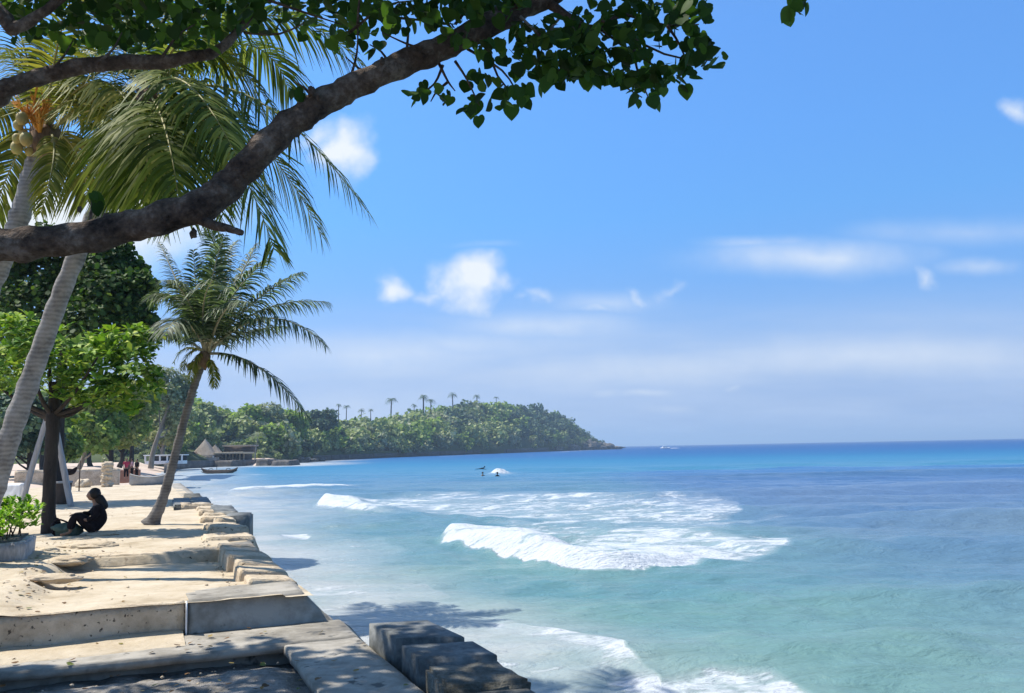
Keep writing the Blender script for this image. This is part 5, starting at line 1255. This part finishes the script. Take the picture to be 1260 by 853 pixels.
def people():
    seated_person()
    def b(u, v): q = pl(u, v, -.05); return np.array([q[0], q[1], -.1])
    p_ = b(155, 588.5); standing_person(p_, 1.5, R(-60), 'red_cloth', 'black_cloth', 'person in dark red top standing on the beach path right of the stone pillar', seed=1)
    p_ = b(162, 587); standing_person(p_, 1.45, R(200), 'pink_cloth', 'black_cloth', 'person in pale pink top standing beside the person in dark red', seed=2)
    p_ = b(168, 587); standing_person(p_, 1.4, R(-110), 'black_cloth', 'black_cloth', 'dark dressed person standing right of the person in pale pink', seed=3)
    # people in the surf
    q = pl(612, 586.5, SEA); t = empty('person', q, 'dark head and shoulders of a swimmer below the small breaking wave', 'person')
    J = [(0, 0, -.35, .14, .18), (0, 0, -.05, .13, .19), (0, 0, .12, .1, .16), (0, 0, .24, .055, .055), (0, 0, .32, .05, .05), (.0, .22, .08, .06), (.25, .35, -.12, .04), (0, -.22, .08, .06), (.25, -.35, -.12, .04)]
    E = [(0, 1), (1, 2), (2, 3), (3, 4), (2, 5), (5, 6), (2, 7), (7, 8)]
    A = Acc(); A.add(*xf(skin_arrays(J, E), q, R(-90), 1.0)); A.add(*xf(head_arrays((.02, 0, .42), .12), q, R(-90), 1.0)); A.build('body', MT['black_cloth'], t, True)
    add('hair', xf(ball((-.01, 0, .47), .13, 3, .1, 2, 4), q, R(-90), 1.0), MT['hair'], t, True)
    q = pl(594, 586, SEA); t = empty('person', q, 'small distant swimmer left of the dark headed swimmer', 'person')
    A = Acc(); A.add(*xf(skin_arrays(J, E), q, R(-60), .95)); A.add(*xf(head_arrays((.02, 0, .42), .12), q, R(-60), .95)); A.build('body', MT['skin'], t, True)
    add('hair', xf(ball((-.01, 0, .47), .13, 3, .1, 2, 4), q, R(-60), .95), MT['hair'], t, True)
    q = pl(592, 578.5, SEA); y0 = q[1]
    board = empty('surfboard', q, 'pale blue surfboard under the lying surfer left of the small wave', 'surfboard')
    bm = bmesh.new(); bmesh.ops.create_uvsphere(bm, u_segments=24, v_segments=12, radius=1)
    for v in bm.verts: v.co = Vector((v.co.x * 1.3, v.co.y * .3 * (1 - .35 * max(0, v.co.x)), v.co.z * .05 + .09 * max(0, v.co.x) ** 3))
    add('deck', xf(from_bm(bm), q + np.array([0, 0, .12]), R(8), 1.0), MT['blue_board'], board, True)
    Vf, Ff = box((-1.05, 0, -.08), (.16, .015, .16), 0, 0, .004); add('fin', xf((Vf, Ff), q + np.array([0, 0, .12]), R(8)), MT['blue_board'], board)
    t = empty('person', q + np.array([0, 0, .17]), 'surfer in dark clothes lying on the pale blue surfboard', 'person')
    J = [(-.1, 0, .12, .12, .15), (.15, 0, .16, .11, .16), (.38, 0, .22, .09, .15), (.5, 0, .30, .05, .05), (.56, 0, .35, .045, .045)]; E = [(0, 1), (1, 2), (2, 3), (3, 4)]
    for sd_ in (-1, 1):
        i = len(J); J += [(-.2, .09 * sd_, .11, .08), (-.55, .1 * sd_, .09, .055), (-.95, .1 * sd_, .08, .035)]; E += [(0, i), (i, i + 1), (i + 1, i + 2)]
        i = len(J); J += [(.38, .2 * sd_, .16, .05), (.6, .34 * sd_, .05, .035), (.85, .3 * sd_, -.02, .025)]; E += [(2, i), (i, i + 1), (i + 1, i + 2)]
    A = Acc(); A.add(*xf(skin_arrays(J, E), q + np.array([0, 0, .1]), R(8))); A.add(*xf(head_arrays((.62, 0, .42), .1), q + np.array([0, 0, .1]), R(8))); A.build('body', MT['black_cloth'], t, True)
    add('hair', xf(ball((.6, 0, .46), .108, 3, .1, 2, 4), q + np.array([0, 0, .1]), R(8)), MT['hair'], t, True)

# ------------------------------------------------------------------ objects on the beach and water
def beach_objects():
    # A-frame swing
    y = 28.2; c = at(62, 515, y)
    fr = at(88, 624, y); fl = at(24, 627, y); 
    z0 = -.05
    t = empty('timber_tripod', (c[0], y, z0), 'tall weathered pale timber tripod standing behind the dark trunk', 'timber frame')
    dy = 2.1
    for k_, (f_, off_) in enumerate([(fl, -.10), (fr, .10), (at(60, 618, y + 1.7), 0)]):
        top = np.array([c[0] + off_, y + (.15 if k_ == 2 else 0), c[2] + .1]); bot = np.array([f_[0], f_[1] if k_ == 2 else y, z0 - .05])
        sx_ = np.array([.09, 0, .01]); sy_ = np.array([0, .06, 0])
        B = [bot - sx_ - sy_, bot + sx_ - sy_, bot + sx_ + sy_, bot - sx_ + sy_]; T = [top - sx_ * .8 - sy_, top + sx_ * .8 - sy_, top + sx_ * .8 + sy_, top - sx_ * .8 + sy_]
        add('leg', hexa(B, T, n=20, amp=.008, fs=4, seed=k_ * 3, bev=.01), MT['grey_wood'], t)
    add('lashing', tube([c + np.array([-.16, -.02, 0]), c + np.array([.16, -.02, .02])], .10, 12, .1), MT['dark_wood'], t, True)
    # stacked stone pillar
    q = pl(131, 597.5, 0); t = empty('stone_pillar', (q[0], q[1], -.08), 'knobbly cream stone pillar standing at the end of the sandy walkway', 'pillar')
    g = random.Random(9); z = -.08; k = 0
    for r_, dx in [(.30, .06), (.27, -.04), (.31, 0), (.26, .05), (.29, -.03), (.31, .02)]:
        z += r_ * .38; add('stone', ball((q[0] + dx, q[1], z), r_, 4, .35, 2.0, k, (1, .9, .62)), MT['cream_stone'], t, True); z += r_ * .38; k += 1
    q = pl(102, 598, 0); o = add('boulder', ball((q[0], q[1], .1), .38, 4, .35, 1.5, 22, (1, .8, .75)), MT['cream_stone'], None, True); tag(o, 'low rounded cream boulder left of the stone pillar', 'boulder')
    # grey upturned boat
    q = pl(184, 597, -.1)
    t = empty('rowing_boat', (q[0], q[1], -.5), 'grey wooden boat hauled up on the sand left of the young palm', 'boat')
    def hull(L, Wd, Hh, n=22, m_=9, rocker=.35, th=.03):
        V = []
        for i in range(n + 1):
            x = -1 + 2 * i / n; wv = (1 - abs(x) ** 2.4) ** .8 * Wd / 2 + .012; zk = rocker * abs(x) ** 2.6; zt = Hh + rocker * .55 * abs(x) ** 2.2
            for j in range(-m_, m_ + 1):
                s_ = j / m_; V.append((x * L / 2, math.sin(s_ * math.pi / 2) * wv, zk + (zt - zk) * (1 - math.cos(s_ * math.pi / 2)) ** .8))
        V = np.array(V); k_ = 2 * m_ + 1; i, j = np.meshgrid(np.arange(n), np.arange(k_ - 1), indexing='ij'); i = i.ravel(); j = j.ravel()
        F = np.stack([i * k_ + j, (i + 1) * k_ + j, (i + 1) * k_ + j + 1, i * k_ + j + 1], 1)
        Vi = V * np.array([.97, .9, 1]) + np.array([0, 0, th]); 
        rim = []
        for e in (0, k_ - 1):
            a = np.arange(n) * k_ + e; rim.append(np.stack([a, a + k_, a + k_ + len(V), a + len(V)], 1))
        return np.vstack([V, Vi]), [np.concatenate([F, F + len(V)] + rim)]
    add('hull', xf(hull(2.15, 1.0, .72), (q[0], q[1], -.35), R(28)), MT['grey_hull'], t, True)
    for k in (-.5, .3): 
        add('bench', xf(box((k * .8, 0, .5), (.2, .8, .03), 0, 0, .004), (q[0], q[1], -.35), R(28)), MT['grey_wood'], t)
    # dark bowl shaped thing by the swing
    q = at(85, 579, 40); t = empty('hammock', (q[0], 40, .0), 'dark sagging hammock slung behind the timber tripod', 'hammock')
    A = smooth_path([q + np.array([-.36, 0, .14]), q + np.array([-.16, 0, -.04]), q + np.array([.16, 0, -.05]), q + np.array([.36, 0, .14])], 16)
    V, F = tube(A, 0.03 + .13 * np.sin(np.linspace(0, math.pi, 16)), 10, .1); add('sling', (V, F), MT['black_cloth'], t, True)
    for sx_ in (-.5, .5): add('post', tube([(q[0] + sx_, 40, -.1), (q[0] + sx_, 40, q[2] + .45)], .03, 8), MT['dark_wood'], t)
    for sx_, e in ((-.5, A[0]), (.5, A[-1])): add('rope', tube([e, (q[0] + sx_, 40, q[2] + .35)], .012, 5), MT['dark_wood'], t)
    # low walls
    def wall(label, p0, p1, h, z, th, mat):
        p0 = np.array(p0, float); p1 = np.array(p1, float); d = unit(p1 - p0); n_ = np.array([-d[1], d[0]]) * th / 2
        c_ = [p0 - n_, p1 - n_, p1 + n_, p0 + n_]
        o = add('low_wall', hexa([np.array([*q_, z - .4]) for q_ in c_], [np.array([*q_, z + h]) for q_ in c_], n=40, amp=.03, fs=1.5, seed=int(h * 10), bev=.03), MT[mat]); tag(o, label, 'wall'); return o
    wall('long low tan garden wall behind the timber tripod and the stone pillar', (-32.5, 56.0), (-26.4, 57.5), .75, 0, .4, 'tan_concrete')
    wall('short terracotta coloured wall between the stone pillar and the people', (-31.2, 67), (-29.4, 67.6), .6, -.1, .4, 'terracotta')
    a, b_ = pl(-20, 612, 0)[:2], pl(30, 612, 0)[:2]; wall('low whitewashed wall at the left edge behind the bush', a, b_, .55, 0, .35, 'white_paint')
    # white board leaning behind almond trunk
    # litter bin by the dark trunk
    q = pl(77, 620, 0); t = empty('litter_bin', (q[0], q[1], 0), 'dark round litter bin tucked behind the dark tree trunk', 'bin')
    V, F = tube([(q[0], q[1], 0), (q[0], q[1], .02), (q[0], q[1], .68), (q[0], q[1], .72)], [.2, .22, .27, .28], 18); add('bin_body', (V, F), MT['dark_wood'], t, True)
    add('rim', tube([(q[0], q[1], .70), (q[0], q[1], .77)], [.29, .29], 18), MT['grey_wood'], t, True)
    # white low pavilion by the water with dark openings
    q = at(202, 574, 185.); x0 = q[0]; z0 = -.2
    t = empty('beach_bar', (x0, 186, z0), 'long low white beach bar with dark openings behind the young palm trunk', 'building')
    add('base_wall', box((x0, 186, z0 + .2), (8.0, 3, .7), R(4), 0, .03), MT['white_paint'], t)
    add('roof', box((x0, 186, z0 + 1.75), (8.5, 3.6, .2), R(4), 0, .05), MT['white_paint'], t)
    add('back_wall', box((x0, 187.3, z0 + 1.1), (7.8, .2, 1.3), R(4)), MT['glass_dark'], t)
    for k in range(6):
        add('pillar', box((x0 - 3.8 + k * 1.52, 184.6 + (k - 2.5) * .14, z0 + 1.1), (.3, .3, 1.25), R(4), 0, .02), MT['white_paint'], t)
    # embankment along the shore
    pts = [(-69.5, 172, .2), (-84.5, 212, .2), (-85, 250, .2)]
    p_ = pts
    A = Acc()
    for i in range(2):
        a, c_ = np.array(p_[i][:2]), np.array(p_[i + 1][:2]); d = unit(c_ - a); n_ = np.array([-d[1], d[0]]) * .6
        cc = [a - n_, c_ - n_, c_ + n_, a + n_]; A.add(*hexa([np.array([*q_, -2.6]) for q_ in cc], [np.array([*q_, -.1]) for q_ in cc], n=40, amp=.1, fs=.6, seed=i))
    o = A.build('embankment_wall', MT['rock']); tag(o, 'grey embankment wall along the water left of the thatched restaurant', 'wall')

def restaurant():
    y = 252.0; k = y / FPX
    def X(u): return (u - 630) * k * 1.008
    def Zp(u, v): return float(at(u, v, y)[2])
    zb = -.3
    t = empty('restaurant', (X(262), y, zb), 'waterside restaurant with steep conical thatched roof and open front', 'building')
    # stone platform
    add('platform', hexa([(X(216), y - 7, -2.7), (X(306), y - 13, -2.7), (X(316), y + 10, -2.7), (X(216), y + 12, -2.7)], [(X(217), y - 6.6, zb), (X(305.5), y - 12.4, zb), (X(315), y + 9, zb), (X(217), y + 11, zb)], n=50, amp=.15, fs=.7, seed=3), MT['rock'], t)
    # main thatch: four-sided steep cone with flared eaves
    def thatch(cx, cy, w_, d_, ze, za, seed, nm='roof'):
        V = []; n = 32; m_ = 14
        for i in range(m_ + 1):
            q = i / m_; rr_ = (1 - q) ** 1.12 + .015; z = ze + (za - ze) * q
            for j in range(n):
                a = 2 * math.pi * j / n; ca_, sa = math.cos(a), math.sin(a); sqk = 1 / max(abs(ca_), abs(sa)) ** .55
                V.append((cx + ca_ * sqk * rr_ * w_ / 2, cy + sa * sqk * rr_ * d_ / 2, z + .1 * noise.noise(Vector((j * .8, i * .7, seed)))))
        for j in range(n): V.append(tuple(np.array(V[j]) * 1.0 - np.array([0, 0, .35])))
        V = np.array(V); F = []
        for i in range(m_):
            a = np.arange(n); F.append(np.stack([i * n + a, i * n + (a + 1) % n, (i + 1) * n + (a + 1) % n, (i + 1) * n + a], 1))
        a = np.arange(n); s_ = (m_ + 1) * n; F.append(np.stack([s_ + a, s_ + (a + 1) % n, (a + 1) % n, a], 1))
        return add(nm, (V, [np.concatenate(F), np.array([list(s_ + a)])]), MT['thatch'], t)
    thatch(X(255.5), y, 33 * k, 30 * k, Zp(250, 561), Zp(255, 540), 1)
    thatch(X(266), y + 1, 24 * k, 20 * k, Zp(266, 561), Zp(266, 547), 2)
    # gable porch
    gx, gy, gz_ = X(248.5), y - 4.3, Zp(248, 562.5)
    V = np.array([(gx - 2, gy - .8, gz_), (gx + 2, gy - .8, gz_), (gx, gy - .8, gz_ + 1.6), (gx - 2, gy + 3, gz_), (gx + 2, gy + 3, gz_), (gx, gy + 3, gz_ + 1.6)])
    add('porch_roof', (V, [np.array([[0, 3, 5, 2], [1, 2, 5, 4]]), np.array([[0, 2, 1], [3, 4, 5]])]), MT['dark_wood'], t)
    for u in (241, 246, 251, 258, 263, 270): add('column', box((X(u), y - 3.2, (zb + Zp(u, 561)) / 2), (.35, .35, Zp(u, 561) - zb), 0, 0, .03), MT['white_paint'] if u in (251, 270) else MT['dark_wood'], t)
    add('back_wall', box((X(256), y + 2.5, zb + 1.6), (30 * k, .3, 3.2)), MT['glass_dark'], t)
    add('terrace_wall', box((X(258), y - 5.2, zb + .45), (44 * k, .3, .9), R(-1), 0, .03), MT['grey_wood'], t)
    for u in (229, 233.5): 
        x = X(u); add('parasol', (np.array([(x + math.cos(a) * 1.5, y - 5 + math.sin(a) * 1.5, zb + 2.1) for a in np.linspace(0, 5.5, 8)] + [(x, y - 5, zb + 2.75)]), [np.array([[i, (i + 1) % 8, 8] for i in range(8)])]), MT['white_paint'] if u > 230 else MT['dark_wood'], t)
        add('parasol_pole', tube([(x, y - 5, zb), (x, y - 5, zb + 2.7)], .04, 6), MT['grey_wood'], t)
    # long hall beside it
    t = empty('dining_hall', (X(288), y + 3, zb), 'long flat roofed hall with pale eaves and glazed front beside the thatched roof', 'building')
    add('wall', box((X(288), y + 3, (zb + Zp(288, 559)) / 2), (33 * k, 7, Zp(288, 559) - zb)), MT['dark_wood'], t)
    add('roof', box((X(288), y + 2, Zp(288, 557.6)), (36 * k, 10, .5), 0, 0, .08), MT['cream_stone'], t)
    add('upper_roof', box((X(288), y + 8, Zp(288, 548.6)), (36 * k, 8, .45), 0, 0, .08), MT['thatch'], t)
    add('upper_wall', box((X(288), y + 8, (Zp(288, 549) + Zp(288, 557)) / 2), (33 * k, 6, Zp(288, 549) - Zp(288, 557))), MT['dark_wood'], t)
    for i in range(7):
        u = 275.5 + i * 4.2; w_ = add('window', box((X(u), y - .52, zb + 1.5), (.86, .06, 1.9), 0, 0, .01), MT['cream_stone'], t); add('pane', box((X(u), y - .575, zb + 1.5), (.68, .04, 1.7)), MT['glass_dark'], w_)
    for u in (273, 281.8, 290.2, 298.6, 303.5): add('column', box((X(u), y - .75, (zb + Zp(u, 558.5)) / 2), (.28, .28, Zp(u, 558.5) - zb), 0, 0, .02), MT['cream_stone'], t)
    # stone jetties
    for (u0, u1, yy_, zt, lab) in [(318, 337, 246, -.25, 'pale topped stone jetty standing in the water right of the restaurant'), (337, 362, 240, -.55, 'darker stone jetty stretching into the bay beside the pale topped one')]:
        x0, x1 = (u0 - 630) * yy_ / FPX * 1.008, (u1 - 630) * yy_ / FPX * 1.008
        o = add('stone_jetty', hexa([(x0, yy_ - 1.5, -2.6), (x1, yy_ - 3, -2.6), (x1, yy_ + 9, -2.6), (x0, yy_ + 12, -2.6)], [(x0 + .3, yy_ - 1, zt), (x1 - .3, yy_ - 2.6, zt - .1), (x1 - .4, yy_ + 8, zt), (x0 + .3, yy_ + 11, zt)], n=30, amp=.22, fs=.6, seed=int(u0)), MT['rock']); tag(o, lab, 'jetty')
    # waterside rocks
    g = random.Random(3)
    labs = ['rock at the foot of the trees nearest the dark stone jetty', 'second waterside rock out from the dark stone jetty', 'pale rounded waterside rock halfway between the jetty and far wall', 'low flat rock just before the far sea wall', 'last waterside rock touching the far sea wall end']
    for i, (u, v, r_) in enumerate([(364, 569, 1.6), (371, 569.5, 2.2), (378, 568.5, 1.8), (385, 568.5, 1.5), (392, 568, 2.2)]):
        q = pl(u, v, SEA); q = q * np.array([1, 1, 0]); o = add('rock', ball((q[0], q[1], SEA + r_ * .25), r_, 4, .5, 1.6, 40 + i, (1.3, 1, .6)), MT['cream_stone'] if i == 2 else MT['rock'], None, True); tag(o, labs[i], 'rock', 'waterside rocks by the restaurant')
    # far sea wall
    A = Acc(); us = [393, 410, 430, 460, 500, 540, 580, 620, 650, 672]
    for i in range(len(us) - 1):
        a = hill_point(us[i], 0)[:2]; c_ = hill_point(us[i + 1], 0)[:2]; n_ = np.array([.0, -1.]); f = n_ * 1.2
        zt = lambda u: CAMZ + (hor(u) - (560.0 - (u - 406) * .0345)) / FPX * hl_shore(u)
        A.add(*hexa([[*(a + f), -2.8], [*(c_ + f), -2.8], [*(c_ - n_ * 2), -2.8], [*(a - n_ * 2), -2.8]], [[*(a + f * .8), zt(us[i])], [*(c_ + f * .8), zt(us[i + 1])], [*(c_ - n_ * 2), zt(us[i + 1])], [*(a - n_ * 2), zt(us[i])]], n=24, amp=.18, fs=.4, seed=i))
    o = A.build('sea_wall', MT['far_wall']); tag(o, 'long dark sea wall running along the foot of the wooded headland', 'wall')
    q = hill_point(420, 0); 
    # headland rocks
    labs = ['craggy dark rock where the far sea wall ends', 'brown rock below the seaward trees of the headland', 'jagged rock under the headland tip', 'dark rock stack just off the headland tip', 'low rock awash beside the headland stack', 'outermost low rock off the headland', 'steep brown cliff rock under the last trees']
    for i, (u, v0, v1, wpx) in enumerate([(680, 556, 551, 9), (698, 555.5, 549, 12), (716, 555, 548, 12), (743, 553.5, 546.5, 9), (733, 554, 549.5, 9), (754, 552.8, 549.2, 8), (724, 554.5, 544, 11)]):
        d = hl_shore(min(u, 737)) - 3 + (max(u - 737, 0)) * .8; x = (u - 630) / FPX * d * 1.012; hh = (v0 - v1) / FPX * d; r_ = wpx / FPX * d
        o = add('rock', ball((x, d, SEA + hh * .35), 1.0, 4, .6, 1.9, 70 + i, (r_, r_ * .8, hh * .72)), MT['rock'], None, True); tag(o, labs[i], 'rock', 'dark rocks at the tip of the headland')

def boats():
    # outrigger boat
    q = pl(270, 582.5, SEA); y = q[1]; k = y / FPX; L = 44 * k
    t = empty('outrigger_boat', (q[0], y, SEA), 'dark slender outrigger boat afloat in front of the restaurant', 'boat')
    def slim(L, w_, h, rise, n=30):
        P = []; r_ = []
        for i in range(n): x = -1 + 2 * i / (n - 1); P.append((x * L / 2, 0, .12 + rise * abs(x) ** 5)); r_.append(w_ * (1 - abs(x) ** 3) ** .6 + .05)
        V, F = tube(P, r_, 12); V[:, 2] = V[:, 2] * 1.0; return V, F
    add('hull', xf(slim(L, .38, .5, .8), (q[0], y, SEA + .12), R(3)), MT['dark_wood'], t, True)
    for sd_ in (-1, 1): add('outrigger', xf((lambda V, F: (V + np.array([0, sd_ * 2.2, 0]), F))(*slim(L * .8, .10, .1, .25)), (q[0], y, SEA + .05), R(3)), MT['dark_wood'], t, True)
    for x in (-1.6, 1.6): add('crossbar', xf(tube([(x, -2.2, .2), (x, -1, .75), (x, 0, .8), (x, 1, .75), (x, 2.2, .2)], .06, 6), (q[0], y, SEA + .1), R(3)), MT['dark_wood'], t, True)
    add('mast', xf(tube([(-.5, 0, .4), (-.5, 0, 3.0)], .05, 6), (q[0], y, SEA + .1), R(3)), MT['dark_wood'], t)
    # distant motor boat
    q = pl(815, 551.6, SEA); d = 900.0; x = (815 - 630) / FPX * d * 1.0
    t = empty('motor_boat', (x, d, SEA), 'tiny white motor boat on the horizon right of the headland', 'boat')
    V, F = xf((lambda V, F: (V * np.array([1, 1, 1.0]), F))(*ball((0, 0, .5), 1, 3, 0, 1, 0, (5.5, 1.6, 1.0))), (x, d, SEA), R(0)); add('hull', (V, F), MT['white_paint'], t, True)
    cab = add('cabin', box((x - .8, d, SEA + 2.0), (4.2, 2.2, 1.3), 0, 0, .2), MT['white_paint'], t)
    add('windscreen', box((x + 1.35, d, SEA + 2.05), (.12, 1.9, .7), 0, 0, .03), MT['glass_dark'], cab)
    o = add('boat_wake', ball((x + 10, d + 1, SEA - .1), 1, 3, .4, 2, 3, (5, 1.5, .45)), MT['white_paint'], None, True); tag(o, 'white foam patch thrown up beside the distant motor boat', 'foam', kind='stuff')
    # boat cluster silhouettes by the shore: small dinghy at far shore
HAZE = True
def litter():
    g = random.Random(31); P = []; n = 620
    for k in range(n):
        if k < 330: s_, l_ = g.uniform(-4, .7), g.uniform(-.25, 4.5)
        elif k < 520: s_, l_ = g.uniform(.9, 9), g.gauss(3.0, .5)
        else: s_, l_ = g.uniform(6.5, 20), g.uniform(.7, 5)
        if s_ > .8: z = float(gz(np.array([s_]), np.array([l_]))[0])
        elif s_ > -.25 or l_ < .46: z = -.322
        else: z = -.44
        P.append(W(s_, l_, z + .012))
    P = np.array(P); P = P[::2]; n = len(P); az = rng.random(n) * 6.283
    Y = np.stack([np.cos(az), np.sin(az), rng.normal(size=n) * .15], 1); Nn = unit(np.array([0, 0, 1.]) + rng.normal(size=(n, 3)) * .18); X, Yx, Z = axes(Y, Nn)
    V, F = scatter(HEART, HEARTF, P, X, Yx, Z, .03 + .035 * rng.random(n))
    m = leaf_mat('dry_leaf', [(0, (.10, .05, .025)), (.5, (.24, .13, .05)), (.8, (.36, .26, .09)), (1, (.12, .16, .04))], .1)
    tag(mesh_obj('leaf_litter', V, F, m, None, True), 'dry fallen leaves scattered over the paving and the sand', 'leaf litter', kind='stuff')
def haze():
    m, nt = newmat('haze_air'); b = NB(nt)
    v = b.N.new('ShaderNodeVolumePrincipled'); v.inputs['Color'].default_value = (.60, .80, 1, 1); v.inputs['Density'].default_value = .00027; v.inputs['Anisotropy'].default_value = .2
    o_ = b.N.new('ShaderNodeOutputMaterial'); b.L.new(v.outputs[0], o_.inputs['Volume'])
    Rg = 31000; V = np.array([(sx_, sy_, z) for z in (-5.5, 75) for sx_, sy_ in ((-Rg, -Rg), (Rg, -Rg), (Rg, Rg), (-Rg, Rg))], float)
    F = np.array([[0, 3, 2, 1], [4, 5, 6, 7], [0, 1, 5, 4], [1, 2, 6, 5], [2, 3, 7, 6], [3, 0, 4, 7]])
    o = mesh_obj('haze', V, F, m); tag(o, kind='stuff')

build_water(); build_land(); build_near_ground(); build_walkway()
palms(); big_tree(); near_left_trees(); mid_trees(); headland_woods()
people(); beach_objects(); restaurant(); boats()
litter()
if HAZE: haze()
